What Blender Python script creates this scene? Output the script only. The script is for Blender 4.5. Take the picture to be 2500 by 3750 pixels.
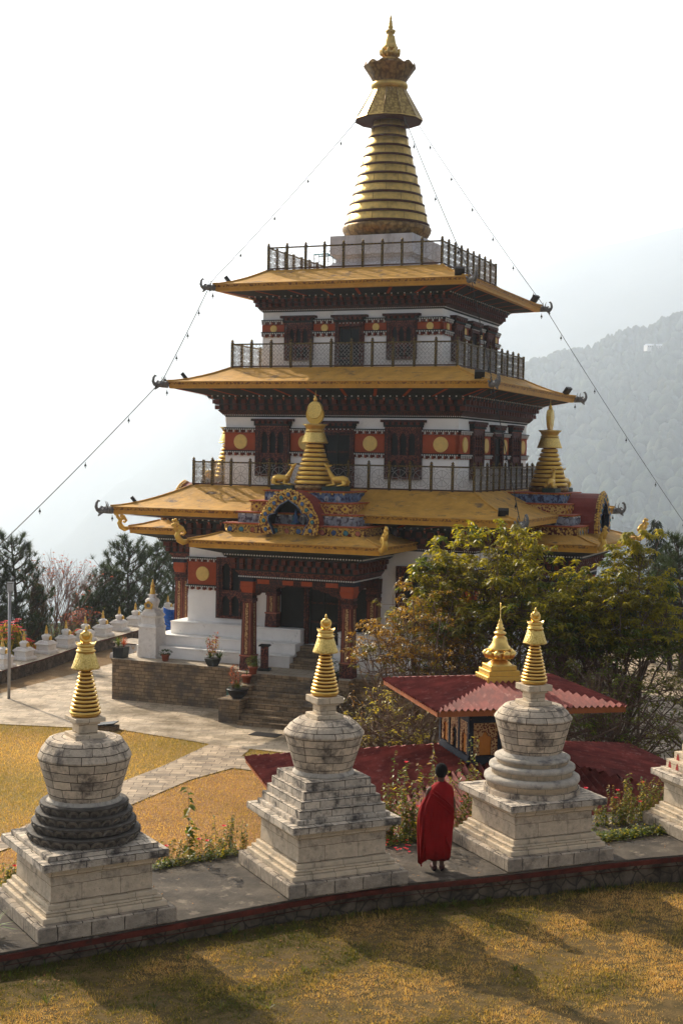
import bpy, math, random
from mathutils import Vector, Matrix, noise
R = math.radians
PI = math.pi
for o in list(bpy.data.objects): bpy.data.objects.remove(o)
sc = bpy.context.scene
C = sc.collection

# ------------------------------------------------------------ camera
CAMZ = 6.1
pitch, roll = -0.0410167, 0.0180212
cd = bpy.data.cameras.new('camera'); cam = bpy.data.objects.new('camera', cd); C.objects.link(cam)
fw = Vector((0, math.cos(pitch), math.sin(pitch))); rt = Vector((1, 0, 0)); up = rt.cross(fw)
r2 = rt * math.cos(roll) + up * math.sin(roll); u2 = -rt * math.sin(roll) + up * math.cos(roll)
cam.matrix_world = Matrix(((r2.x, u2.x, -fw.x, 0), (r2.y, u2.y, -fw.y, 0), (r2.z, u2.z, -fw.z, CAMZ), (0, 0, 0, 1)))
cd.sensor_fit = 'VERTICAL'; cd.sensor_height = 36; cd.lens = 5143.64 / 3750 * 36
cd.clip_start = 0.5; cd.clip_end = 40000
sc.camera = cam
def px(x, y, z=None, Y=None):
    "pixel of the 2500x3750 photograph to a point at height z or at depth Y"
    d = fw + r2 * (x - 1250) / 5143.64 + u2 * (1875 - y) / 5143.64
    t = (z - CAMZ) / d.z if z is not None else Y / d.y
    return Vector((0, 0, CAMZ)) + d * t

# ------------------------------------------------------------ sky, sun, exposure
SUN_AZ, SUN_EL = R(126), R(34)
w = bpy.data.worlds.new('World'); sc.world = w; w.use_nodes = True
nt = w.node_tree; bg = nt.nodes['Background']
sky = nt.nodes.new('ShaderNodeTexSky'); sky.sky_type = 'NISHITA'; sky.sun_disc = False
sky.sun_elevation = SUN_EL; sky.sun_rotation = PI / 2 - SUN_AZ
sky.air_density = .8; sky.dust_density = 6.0; sky.ozone_density = 1.0; sky.altitude = 1200
hs = nt.nodes.new('ShaderNodeHueSaturation'); hs.inputs['Saturation'].default_value = .32; nt.links.new(sky.outputs[0], hs.inputs['Color'])
nt.links.new(hs.outputs[0], bg.inputs[0]); bg.inputs[1].default_value = 0.10
sd = bpy.data.lights.new('sun', 'SUN'); sd.energy = 5.0; sd.angle = R(0.6); sd.color = (1, .87, .69)
sun = bpy.data.objects.new('sun', sd); C.objects.link(sun)
S = Vector((math.cos(SUN_EL) * math.cos(SUN_AZ), math.cos(SUN_EL) * math.sin(SUN_AZ), math.sin(SUN_EL)))
sun.rotation_euler = S.to_track_quat('Z', 'Y').to_euler(); sun.location = (0, 0, 60)
sc.view_settings.view_transform = 'Standard'; sc.view_settings.look = 'None'
sc.view_settings.exposure = 0.80; sc.view_settings.gamma = 1
sc.render.engine = 'CYCLES'
sc.cycles.volume_bounces = 4
sc.cycles.max_bounces = 8

# ------------------------------------------------------------ materials
MATS = {}
def newmat(name):
    m = bpy.data.materials.new(name); m.use_nodes = True; MATS[name] = m
    nt = m.node_tree; return m, nt, nt.nodes['Principled BSDF'], nt.nodes.new, nt.links.new
def mat(name, col, rough=.8, metal=0, var=.2, ns=3., bump=.15, bs=25., brick=None, stain=None, carve=None, spec=.18, stain2=None, streak=None):
    m, nt, b, N, L = newmat(name)
    tc = N('ShaderNodeTexCoord')
    n = N('ShaderNodeTexNoise'); n.inputs['Scale'].default_value = ns; n.inputs['Detail'].default_value = 6
    n.inputs['Roughness'].default_value = .65; L(tc.outputs['Object'], n.inputs[0])
    cr = N('ShaderNodeValToRGB'); cr.color_ramp.elements[0].position = .3; cr.color_ramp.elements[1].position = .7
    cr.color_ramp.elements[0].color = (*[c * (1 - var) for c in col], 1); cr.color_ramp.elements[1].color = (*[min(1, c * (1 + var)) for c in col], 1)
    L(n.outputs['Fac'], cr.inputs[0]); out = cr.outputs[0]
    h = None
    nb = N('ShaderNodeTexNoise'); nb.inputs['Scale'].default_value = bs; nb.inputs['Detail'].default_value = 5
    L(tc.outputs['Object'], nb.inputs[0]); h = nb.outputs['Fac']
    def mix(a, bcol, fac, mode='MIX'):
        mx = N('ShaderNodeMix'); mx.data_type = 'RGBA'; mx.blend_type = mode
        if isinstance(fac, float): mx.inputs[0].default_value = fac
        else: L(fac, mx.inputs[0])
        L(a, mx.inputs[6])
        if isinstance(bcol, tuple): mx.inputs[7].default_value = (*bcol, 1)
        else: L(bcol, mx.inputs[7])
        return mx.outputs[2]
    if brick:
        bw, bh, ms, mc, bv = brick
        bk = N('ShaderNodeTexBrick'); uv = tc.outputs['UV']
        nd = N('ShaderNodeTexNoise'); nd.inputs['Scale'].default_value = 6; L(uv, nd.inputs[0])
        vm = N('ShaderNodeVectorMath'); vm.operation = 'MULTIPLY_ADD'; L(nd.outputs['Color'], vm.inputs[0])
        vm.inputs[1].default_value = (.03, .03, 0); L(uv, vm.inputs[2])
        L(vm.outputs[0], bk.inputs['Vector']); bk.inputs['Scale'].default_value = 1
        bk.inputs['Brick Width'].default_value = bw; bk.inputs['Row Height'].default_value = bh
        bk.inputs['Mortar Size'].default_value = ms; bk.inputs['Mortar Smooth'].default_value = .3
        bk.inputs['Color1'].default_value = (1 - bv,) * 3 + (1,); bk.inputs['Color2'].default_value = (1 + bv * .6, 1 + bv * .5, 1 + bv * .35, 1)
        bk.inputs['Mortar'].default_value = (*mc, 1); bk.squash = 1.3; bk.squash_frequency = 3
        out = mix(out, bk.outputs['Color'], 1.0, 'MULTIPLY')
        sb = N('ShaderNodeMath'); sb.operation = 'MULTIPLY_ADD'; L(bk.outputs['Fac'], sb.inputs[0]); sb.inputs[1].default_value = -1.6; L(h, sb.inputs[2]); h = sb.outputs[0]
    for st in (stain, stain2):
        if st:
            sc_, lo, hi, scol = st[:4]
            s = N('ShaderNodeTexNoise'); s.inputs['Scale'].default_value = sc_; s.inputs['Detail'].default_value = 8; s.inputs['Roughness'].default_value = .7
            mp = N('ShaderNodeMapping'); L(tc.outputs['Object'], mp.inputs[0]); mp.inputs['Location'].default_value = (st[4] if len(st) > 4 else 3.1, 1.7, 0)
            if streak: mp.inputs['Scale'].default_value = streak
            L(mp.outputs[0], s.inputs[0])
            mr = N('ShaderNodeMapRange'); L(s.outputs['Fac'], mr.inputs[0]); mr.inputs[1].default_value = lo; mr.inputs[2].default_value = hi
            out = mix(out, scol, mr.outputs[0])
    if carve:
        cs, ccol, lo, hi = carve[:4]
        v = N('ShaderNodeTexVoronoi'); v.inputs['Scale'].default_value = cs; v.feature = 'F1'
        L(tc.outputs['Object' if len(carve) > 4 else 'UV'], v.inputs['Vector'])
        if len(carve) > 4: v.feature = 'DISTANCE_TO_EDGE'
        mr = N('ShaderNodeMapRange'); L(v.outputs['Distance'], mr.inputs[0]); mr.inputs[1].default_value = lo; mr.inputs[2].default_value = hi
        out = mix(out, ccol, mr.outputs[0]); h = v.outputs['Distance']
    L(out, b.inputs['Base Color']); b.inputs['Roughness'].default_value = rough; b.inputs['Metallic'].default_value = metal
    b.inputs['Specular IOR Level'].default_value = spec
    if bump:
        bp = N('ShaderNodeBump'); bp.inputs['Strength'].default_value = min(1, bump * 2.5); bp.inputs['Distance'].default_value = .02
        L(h, bp.inputs['Height']); L(bp.outputs[0], b.inputs['Normal'])
    return m
def leafmat(name, c, c2, trans=.45, rough=.45, spec=.35):
    m, nt, b, N, L = newmat(name)
    oi = N('ShaderNodeNewGeometry'); cr = N('ShaderNodeValToRGB')
    cr.color_ramp.elements[0].color = (*c, 1); cr.color_ramp.elements[1].color = (*c2, 1)
    L(oi.outputs['Random Per Island'], cr.inputs[0]); L(cr.outputs[0], b.inputs['Base Color']); b.inputs['Roughness'].default_value = rough
    b.inputs['Specular IOR Level'].default_value = spec if rough < .65 else .1
    t = N('ShaderNodeBsdfTranslucent'); mx = N('ShaderNodeMixShader'); mx.inputs[0].default_value = trans
    g = N('ShaderNodeMix'); g.data_type = 'RGBA'; g.blend_type = 'MULTIPLY'; g.inputs[0].default_value = 1; L(cr.outputs[0], g.inputs[6]); g.inputs[7].default_value = (2.1, 1.8, .7, 1)
    L(g.outputs[2], t.inputs[0]); L(b.outputs[0], mx.inputs[1]); L(t.outputs[0], mx.inputs[2])
    L(mx.outputs[0], nt.nodes['Material Output'].inputs[0]); return m

WHITE = mat('whitewash', (.86, .84, .81), .9, var=.06, ns=1.5, bump=.05, bs=9, stain=(1.6, .60, .85, (.42, .40, .37)))
STEPW = mat('whitewash_worn', (.84, .82, .785), .9, var=.07, ns=2, bump=.06, bs=12, stain=(3, .62, .8, (.28, .26, .24)))
OCHRE = mat('ochre_red', (.37, .075, .028), .85, var=.12, ns=4)
DISC = mat('disc_gold', (.74, .51, .16), .6, var=.12, ns=9, bump=.1)
ROOF = mat('roof_yellow', (.52, .275, .05), .7, var=.22, ns=2.2, bump=.5, bs=6, stain=(1.5, .555, .66, (.16, .10, .05)), stain2=(5, .6, .75, (.62, .42, .2), 9), spec=.2, streak=(1, 1, 2.5))
TRIM = mat('roof_trim_gold', (.50, .25, .035), .5, var=.15, ns=3, carve=(14, (.17, .07, .02), .45, .75))
TRIM2 = mat('roof_trim_plain', (.56, .29, .04), .5, var=.15, ns=4, bump=.1)
DARKW = mat('carved_dark_wood', (.12, .038, .025), .7, carve=(22, (.035, .022, .02), .25, .6))
REDW = mat('carved_red_wood', (.23, .07, .042), .65, carve=(20, (.055, .022, .022), .25, .55))
BLACKW = mat('black_green_paint', (.022, .026, .024), .7, var=.4)
BEAMC = mat('beam_end_brown', (.115, .03, .02), .6, var=.3)
DOT = mat('white_paint', (.66, .64, .60), .8, var=.08)
SALMON = mat('salmon_bracket', (.38, .13, .08), .7, var=.2)
GOLD = mat('gold_leaf', (.83, .55, .16), .36, 1, var=.14, ns=5, bump=.07, bs=14)
GOLDC = mat('gold_repousse', (.82, .60, .20), .42, .9, var=.15, ns=8, bump=.2, bs=38, carve=(42, (.62, .42, .11), .4, .8))
GOLDP = mat('gold_paint', (.68, .42, .085), .38, .55, var=.1, ns=7, bump=.06, bs=30)
GOLDOLD = mat('gold_weathered', (.64, .43, .13), .46, .75, var=.28, ns=3.5, bump=.2, bs=16, stain=(3, .55, .8, (.25, .16, .07)))
GOLDPN = mat('gold_embossed_panel', (.50, .345, .11), .45, .8, var=.25, ns=5, bump=.2, bs=16, carve=(9, (.27, .17, .05), .3, .7))
GOLDDK = mat('gold_dark', (.30, .18, .065), .5, .65, var=.35, ns=5, bump=.35, bs=18, carve=(7, (.14, .08, .03), .4, .75))
GROOVE = mat('groove_maroon', (.07, .022, .012), .6, var=.2)
RAILG = mat('railing_brass', (.24, .165, .05), .5, .5, var=.35, ns=12, carve=(26, (.05, .035, .02), .3, .6))
RAILP = mat('railing_dark', (.075, .04, .03), .55, .3, var=.3, ns=8)
CONCW = mat('spire_base_concrete', (.55, .54, .56), .85, var=.12, ns=2, stain=(2.2, .5, .75, (.26, .24, .24)), streak=(1, 1, .35))
STONE = mat('granite_block', (.60, .50, .385), .85, var=.2, ns=9, bump=.3, bs=48, brick=(.33, .118, .006, (.09, .075, .06), .28), stain=(3.0, .49, .64, (.12, .10, .085)), stain2=(11, .55, .75, (.22, .18, .145), 5))
ASHLAR = mat('granite_ashlar', (.56, .46, .34), .85, var=.2, ns=9, bump=.3, bs=48, brick=(.52, .215, .003, (.3, .26, .22), .13), stain=(2.6, .52, .70, (.13, .11, .09)), stain2=(11, .56, .76, (.24, .195, .15), 5))
BLOCK = mat('granite_slab_course', (.62, .535, .43), .85, var=.18, ns=9, bump=.3, bs=48, brick=(.25, .12, .006, (.10, .085, .07), .22), stain=(3.2, .48, .62, (.085, .075, .068)), stain2=(11, .56, .76, (.24, .20, .16), 5))
STONEB = mat('granite_base_rough', (.46, .385, .30), .9, var=.28, ns=10, bump=.45, bs=55, brick=(.34, .22, .007, (.10, .085, .07), .25), stain=(3.5, .5, .7, (.08, .075, .072)), stain2=(1.1, .52, .68, (.12, .11, .1), 7))
STONEW = mat('granite_warm', (.62, .51, .37), .85, var=.15, ns=6, bump=.2, bs=45, brick=(.34, .11, .004, (.3, .27, .22), .12), stain=(2.6, .56, .76, (.12, .105, .09)))
STONED = mat('granite_dark_carved', (.095, .083, .07), .75, var=.4, ns=7, bump=.3, bs=30, stain=(4, .55, .75, (.15, .13, .11)))
PETAL = mat('carved_petal', (.185, .16, .13), .8, var=.4, ns=7, bump=.2, stain=(4, .5, .7, (.07, .06, .05)))
MORTAR = mat('lime_collar', (.46, .41, .34), .9, var=.2, ns=6, bump=.2, stain=(5, .5, .7, (.15, .14, .135)))
TERR = mat('terrace_stone', (.27, .195, .12), .85, var=.3, ns=3, bump=.3, bs=25, brick=(.27, .125, .007, (.13, .10, .075), .35), stain=(.9, .48, .62, (.10, .085, .07)), stain2=(6, .6, .8, (.30, .26, .21), 4))
RUBBLE = mat('rubble_wall_stone', (.115, .088, .062), .9, var=.75, ns=3.2, bump=.6, bs=20, carve=(4.5, (.035, .028, .02), .07, .0, 1), stain=(2, .5, .7, (.06, .05, .04)))  # base tone darkened, putting the shade under the platform edge into the stone
PAVE = mat('courtyard_slabs', (.50, .40, .285), .75, var=.25, ns=1.2, bump=.12, bs=18, brick=(.55, .33, .007, (.30, .26, .21), .22), stain=(.5, .465, .60, (.17, .125, .07)), stain2=(3.5, .52, .68, (.24, .19, .13), 8), spec=.22)
PATHM = mat('path_slabs', (.40, .315, .225), .75, var=.3, ns=2, bump=.15, bs=18, brick=(.42, .27, .010, (.16, .125, .09), .38), stain=(1.6, .50, .66, (.19, .14, .095)))
CONC = mat('platform_concrete', (.085, .07, .054), .88, var=.5, ns=2.2, bump=.25, bs=22, stain=(1.1, .47, .62, (.045, .038, .032)), stain2=(3.2, .55, .68, (.22, .18, .135), 6))
REDEDGE = mat('red_painted_edge', (.10, .022, .014), .7, var=.5, ns=4, stain=(5, .55, .7, (.04, .025, .02)))
REDTIN = mat('red_corrugated_tin', (.20, .048, .038), .7, 0, var=.45, ns=2.2, bump=.06, stain=(1.3, .50, .68, (.10, .028, .026)), stain2=(5, .56, .72, (.36, .17, .14), 4), spec=.12)
REDCAP = mat('red_ridge_tin', (.32, .06, .04), .65, 0, spec=.2, var=.25, ns=3, bump=.05, stain=(3.5, .56, .68, (.52, .33, .30)))
ORWOOD = mat('orange_brown_fascia', (.30, .095, .03), .6, var=.2, ns=5)
NAVY = mat('navy_painted_frame', (.018, .024, .036), .6, var=.3, ns=8, stain=(16, .62, .66, (.42, .25, .14)))
FLORAL = mat('painted_floral_panel', (.13, .035, .02), .65, carve=(24, (.48, .30, .13), .38, .55))
ORANGE = mat('orange_niche', (.50, .19, .035), .7, var=.15)
BLACK = mat('interior_dark', (.006, .006, .007), .9, bump=0)
GLASS = mat('dark_glass', (.010, .013, .013), .4, var=.3, bump=.02, spec=.2)
SWIRL = mat('gilded_scrollwork', (.60, .38, .10), .45, .3, carve=(13, (.10, .025, .02), .42, .62))
BLUEP = mat('blue_lotus_petals', (.13, .19, .30), .6, carve=(9, (.035, .035, .08), .45, .7))
GREYV = mat('grey_vase_band', (.28, .29, .32), .6, carve=(7, (.07, .06, .08), .5, .75))
REDB = mat('red_gold_scroll_band', (.20, .04, .02), .55, carve=(12, (.58, .36, .10), .40, .55))
TEAL = mat('teal_jewel', (.05, .17, .20), .35, .1, var=.3)
BLUEJ = mat('blue_jewel', (.06, .12, .26), .35, .1, var=.3)
MAROON = mat('maroon_vault', (.20, .035, .025), .55, var=.2, ns=3)
GREENB = mat('green_plinth', (.025, .045, .035), .6, var=.3)
STATUEG = mat('makara_grey', (.16, .155, .15), .7, var=.5, ns=18, bump=.35, bs=30)
LAMPB = mat('lamp_black', (.02, .02, .022), .4, var=.2)
LAMPG = mat('lamp_glass', (.6, .62, .64), .08, .5, bump=0)
CABLE = mat('steel_cable', (.05, .05, .05), .5, .6)
TERRA = mat('terracotta', (.30, .085, .045), .8, var=.2)
DPOT = mat('dark_pot', (.035, .04, .04), .5, var=.3)
SOIL = mat('soil', (.06, .04, .025), .95)
BARK = mat('bark', (.15, .11, .08), .9, var=.35, ns=6, bump=.3)
TWIG = mat('twig_brown', (.16, .105, .07), .85, var=.3, bump=0)
BARKP = mat('pine_bark', (.07, .055, .045), .95, var=.3, bump=.2)
PINK = mat('bare_twig_reddish', (.19, .11, .09), .9, var=.2, bump=0)
ROBE = mat('crimson_cloth', (.25, .008, .009), .85, var=.18, ns=5, bump=.12, bs=60, spec=.15)
ROBE2 = mat('maroon_cloth', (.10, .006, .010), .9, var=.2, ns=5, bump=.1, bs=60, spec=.15)
SKIN = mat('skin_brown', (.10, .05, .032), .6, var=.1)
HAIR = mat('black_cropped_hair', (.010, .009, .009), .95, spec=.1, bump=.2, bs=180)
SHOE = mat('shoe_leather', (.06, .02, .018), .6)
TARP = mat('blue_tarp', (.015, .13, .55), .45, var=.2, ns=5)
POLE = mat('galvanised_pole', (.33, .33, .34), .5, .5, var=.15)
GREENP = mat('green_bin_paint', (.02, .10, .07), .5)
TURQ = mat('turquoise_rail_paint', (.12, .33, .42), .5)
STUPAW = mat('small_stupa_whitewash', (.74, .71, .67), .9, var=.1, ns=7, bump=.15, bs=30, stain=(6, .55, .75, (.40, .33, .28)))
PANELF = mat('fretwork_metal', (.34, .32, .30), .5, .4, var=.2)
def groundmat(name, a, b_, c, s1=.35, s2=3., fine=(.45, 1.5), bump=.6, fs=45.):
    m, nt, b, N, L = newmat(name); tc = N('ShaderNodeTexCoord')
    n1 = N('ShaderNodeTexNoise'); n1.inputs['Scale'].default_value = s1; n1.inputs['Detail'].default_value = 5
    n2 = N('ShaderNodeTexNoise'); n2.inputs['Scale'].default_value = s2; n2.inputs['Detail'].default_value = 8; n2.inputs['Roughness'].default_value = .7
    n3 = N('ShaderNodeTexNoise'); n3.inputs['Scale'].default_value = fs; n3.inputs['Detail'].default_value = 9; n3.inputs['Roughness'].default_value = .75
    for n in (n1, n2, n3): L(tc.outputs['Object'], n.inputs[0])
    cr = N('ShaderNodeValToRGB'); e = cr.color_ramp.elements; e[0].position = .35; e[1].position = .65; e[0].color = (*a, 1); e[1].color = (*b_, 1); L(n1.outputs[0], cr.inputs[0])
    mr = N('ShaderNodeMapRange'); L(n2.outputs[0], mr.inputs[0]); mr.inputs[1].default_value = .42; mr.inputs[2].default_value = .62
    mx = N('ShaderNodeMix'); mx.data_type = 'RGBA'; L(mr.outputs[0], mx.inputs[0]); L(cr.outputs[0], mx.inputs[6]); mx.inputs[7].default_value = (*c, 1)
    m3 = N('ShaderNodeMapRange'); L(n3.outputs[0], m3.inputs[0]); m3.inputs[1].default_value = .3; m3.inputs[2].default_value = .7; m3.inputs[3].default_value = fine[0]; m3.inputs[4].default_value = fine[1]
    vm = N('ShaderNodeVectorMath'); vm.operation = 'SCALE'; L(mx.outputs[2], vm.inputs[0]); L(m3.outputs[0], vm.inputs[3])
    L(vm.outputs[0], b.inputs['Base Color']); b.inputs['Roughness'].default_value = .95; b.inputs['Specular IOR Level'].default_value = .1
    bp = N('ShaderNodeBump'); bp.inputs['Strength'].default_value = bump; bp.inputs['Distance'].default_value = .05; L(n3.outputs[0], bp.inputs['Height']); L(bp.outputs[0], b.inputs['Normal'])
    return m
LAWN = groundmat('dry_lawn', (.31, .205, .065), (.34, .20, .07), (.25, .185, .06), s1=.12, s2=.6, fs=13., fine=(.5, 1.45))
LAWNO = groundmat('dry_lawn_orange', (.33, .18, .075), (.37, .21, .085), (.25, .14, .06), s1=.4, s2=1.5, fs=13., fine=(.5, 1.45))
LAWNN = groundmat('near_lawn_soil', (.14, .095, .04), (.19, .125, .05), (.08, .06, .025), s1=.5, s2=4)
DIRT = groundmat('dirt_strip', (.20, .12, .055), (.16, .09, .04), (.24, .16, .08), s1=.5, s2=2)
FOREST = groundmat('forest_hill', (.035, .050, .022), (.06, .06, .03), (.03, .04, .02), s1=.008, s2=.03, fs=.15, bump=1.)
TREEH = groundmat('forest_trees', (.04, .06, .025), (.07, .07, .03), (.035, .05, .022), s1=.02, s2=.05, fs=.5, bump=.3)

# ------------------------------------------------------------ mesh builder
class MB:
    uvo = (0., 0.)
    def __init__(s, M=None): s.v = []; s.f = []; s.m = []; s.uv = []; s.sm = []; s.M = M or Matrix(); s.mats = []
    def mi(s, m):
        if m not in s.mats: s.mats.append(m)
        return s.mats.index(m)
    def vert(s, p): s.v.append(s.M @ Vector(p)); return len(s.v) - 1
    def face(s, idx, m, uv=None, smooth=False): s.f.append(tuple(idx)); s.m.append(s.mi(m)); s.uv.append(uv); s.sm.append(smooth)
    def quad(s, pts, m, smooth=False, uv=None): s.face([s.vert(p) for p in pts], m, uv, smooth)
    def rect(s, x0, x1, y0, y1, z0, z1, m, mt=None, t=0):
        "box between limits; t widens the foot"
        a = [s.vert(p) for p in ((x0 - t, y0 - t, z0), (x1 + t, y0 - t, z0), (x1 + t, y1 + t, z0), (x0 - t, y1 + t, z0), (x0, y0, z1), (x1, y0, z1), (x1, y1, z1), (x0, y1, z1))]
        for q, mm in (((0, 1, 5, 4), m), ((1, 2, 6, 5), m), ((2, 3, 7, 6), m), ((3, 0, 4, 7), m), ((4, 5, 6, 7), mt or m), ((3, 2, 1, 0), m)): s.face([a[i] for i in q], mm)
    def box(s, c, d, m, mt=None): s.rect(c[0] - d[0] / 2, c[0] + d[0] / 2, c[1] - d[1] / 2, c[1] + d[1] / 2, c[2] - d[2] / 2, c[2] + d[2] / 2, m, mt)
    def frus(s, z0, z1, h0, h1, m, c=(0, 0), mt=None, caps=True):
        a = []
        for h, z in ((h0, z0), (h1, z1)):
            hx, hy = h if isinstance(h, tuple) else (h, h)
            a += [s.vert((c[0] + i * hx, c[1] + j * hy, z)) for i, j in ((-1, -1), (1, -1), (1, 1), (-1, 1))]
        for i in range(4): j = (i + 1) % 4; s.face((a[i], a[j], a[4 + j], a[4 + i]), m)
        if caps: s.face((a[4], a[5], a[6], a[7]), mt or m); s.face((a[3], a[2], a[1], a[0]), m)
    def lathe(s, prof, c, m, n=32, smooth=True, a0=0., scal=None, ms=None, sx=1., sy=1.):
        rings = []
        for k, (r, z) in enumerate(prof):
            ring = []
            for i in range(n):
                a = a0 + 2 * PI * i / n; rr = r * (1 + (scal(a, k) if scal else 0))
                ring.append(s.vert((c[0] + rr * math.cos(a) * sx, c[1] + rr * math.sin(a) * sy, c[2] + z)))
            rings.append(ring)
        ac = 0
        for k in range(len(prof) - 1):
            dl = math.hypot(prof[k + 1][0] - prof[k][0], prof[k + 1][1] - prof[k][1]); rm = max(p[0] for p in prof)
            for i in range(n):
                j = (i + 1) % n; u0, u1 = 2 * PI * rm * i / n, 2 * PI * rm * (i + 1) / n
                s.face((rings[k][i], rings[k][j], rings[k + 1][j], rings[k + 1][i]), ms[k] if ms else m, ((u0, ac), (u1, ac), (u1, ac + dl), (u0, ac + dl)), smooth)
            ac += dl
        s.face(rings[-1], ms[-1] if ms else m); s.face(rings[0][::-1], ms[0] if ms else m)
    def tube(s, pts, rad, m, n=6, smooth=True, sy=1.):
        pts = [Vector(p) for p in pts]
        if not isinstance(rad, (list, tuple)): rad = [rad] * len(pts)
        rings = []; prev = None
        for k, p in enumerate(pts):
            d = (pts[min(k + 1, len(pts) - 1)] - pts[max(k - 1, 0)])
            d = d.normalized() if d.length > 1e-9 else Vector((0, 0, 1))
            if prev is None: a = d.orthogonal().normalized()
            else:
                a = prev - d * prev.dot(d); a = a.normalized() if a.length > 1e-6 else d.orthogonal().normalized()
            prev = a; b = d.cross(a)
            rings.append([s.vert(p + (a * math.cos(2 * PI * i / n) + b * math.sin(2 * PI * i / n) * sy) * rad[k]) for i in range(n)])
        for k in range(len(pts) - 1):
            for i in range(n): j = (i + 1) % n; s.face((rings[k][i], rings[k][j], rings[k + 1][j], rings[k + 1][i]), m, None, smooth)
        s.face(rings[0][::-1], m); s.face(rings[-1], m)
    def ext(s, poly, o, U, V, N_, th, m, mside=None):
        "polygon in plane (U,V) at o, extruded by th along N_"
        o, U, V, N_ = Vector(o), Vector(U), Vector(V), Vector(N_)
        a = [s.vert(o + U * x + V * y) for x, y in poly]; b = [s.vert(o + U * x + V * y + N_ * th) for x, y in poly]
        s.face(b, m); s.face(a[::-1], m); n = len(poly)
        for i in range(n): j = (i + 1) % n; s.face((a[i], a[j], b[j], b[i]), mside or m)
    def ringext(s, outer, inner, o, U, V, N_, th, m, mi_=None, closed=True):
        o, U, V, N_ = Vector(o), Vector(U), Vector(V), Vector(N_)
        P = lambda q, k: s.vert(o + U * q[0] + V * q[1] + N_ * k)
        A = [P(q, 0) for q in outer]; B = [P(q, th) for q in outer]; c_ = [P(q, 0) for q in inner]; D = [P(q, th) for q in inner]; n = len(outer)
        for i in range(n if closed else n - 1):
            j = (i + 1) % n
            s.face((B[i], B[j], D[j], D[i]), m); s.face((A[j], A[i], c_[i], c_[j]), m); s.face((A[i], A[j], B[j], B[i]), m); s.face((D[i], D[j], c_[j], c_[i]), mi_ or m)
    def ball(s, c, r, m, n=8, k=5, sc=(1, 1, 1)):
        c = Vector(c); rings = []
        for i in range(k + 1):
            t = PI * i / k; rings.append([s.vert(c + Vector((math.sin(t) * math.cos(2 * PI * j / n) * sc[0], math.sin(t) * math.sin(2 * PI * j / n) * sc[1], -math.cos(t) * sc[2])) * r) for j in range(n)])
        for i in range(k):
            for j in range(n): l = (j + 1) % n; s.face((rings[i][j], rings[i][l], rings[i + 1][l], rings[i + 1][j]), m, None, True)
    def build(s, name, parent=None, off=(0, 0, 0), bevel=0, loc=None):
        me = bpy.data.meshes.new(name)
        o3 = Vector(off); vv = [v + o3 for v in s.v]
        me.from_pydata(vv, [], s.f)
        for m in s.mats: me.materials.append(m)
        me.polygons.foreach_set('material_index', s.m); me.polygons.foreach_set('use_smooth', s.sm)
        ul = me.uv_layers.new(name='uv'); flat = []
        for i, f in enumerate(s.f):
            if s.uv[i]: 
                for q in s.uv[i]: flat += [q[0], q[1]]
                continue
            n = me.polygons[i].normal
            if abs(n.z) > .75:
                for k in f: flat += [vv[k].x + s.uvo[0], vv[k].y + s.uvo[1]]
            else:
                t = Vector((-n.y, n.x, 0)); t = t.normalized() if t.length > 1e-6 else Vector((1, 0, 0))
                for k in f: flat += [vv[k].dot(t) + n.x * 3.7 + s.uvo[0], vv[k].z + s.uvo[1]]
        ul.data.foreach_set('uv', flat); me.update()
        ob = bpy.data.objects.new(name, me); C.objects.link(ob)
        if parent: ob.parent = parent
        if loc is not None: ob.location = loc
        if bevel:
            b = ob.modifiers.new('bevel', 'BEVEL'); b.width = bevel; b.segments = 1; b.limit_method = 'ANGLE'; b.angle_limit = R(50)
        return ob
def tag(o, label=None, cat=None, group=None, kind=None):
    if label: o['label'] = label
    if cat: o['category'] = cat
    if group: o['group'] = group
    if kind: o['kind'] = kind
    return o
def empty(name, loc=(0, 0, 0), rz=0., **k):
    o = bpy.data.objects.new(name, None); C.objects.link(o); o.location = loc; o.rotation_euler = (0, 0, rz); o.empty_display_size = .3
    return tag(o, **k)
def copy_tree(o, parent=None):
    c = o.copy(); C.objects.link(c)
    if parent: c.parent = parent
    for ch in list(o.children): copy_tree(ch, c)
    return c
RZ = lambda a: Matrix.Rotation(a, 4, 'Z')
TR = lambda x, y, z=0.: Matrix.Translation((x, y, z))
rnd = random.Random(7)

TH = 0.389803743
T0 = Vector((1.5571, 55, -1.42)); OFF = (0, 0, 1.42)
def B2W(a, b, z):
    c, s = math.cos(TH), math.sin(TH); return Vector((T0.x + a * c + b * s, T0.y - a * s + b * c, z))

def dots(mb, x0, x1, y, z, r, sp, m=DOT):
    n = max(1, int((x1 - x0) / sp)); 
    for i in range(n + 1):
        x = x0 + (x1 - x0) * i / n; mb.box((x, y - r * .3, z), (r * 1.5, r, r * 1.5), m)
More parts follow.
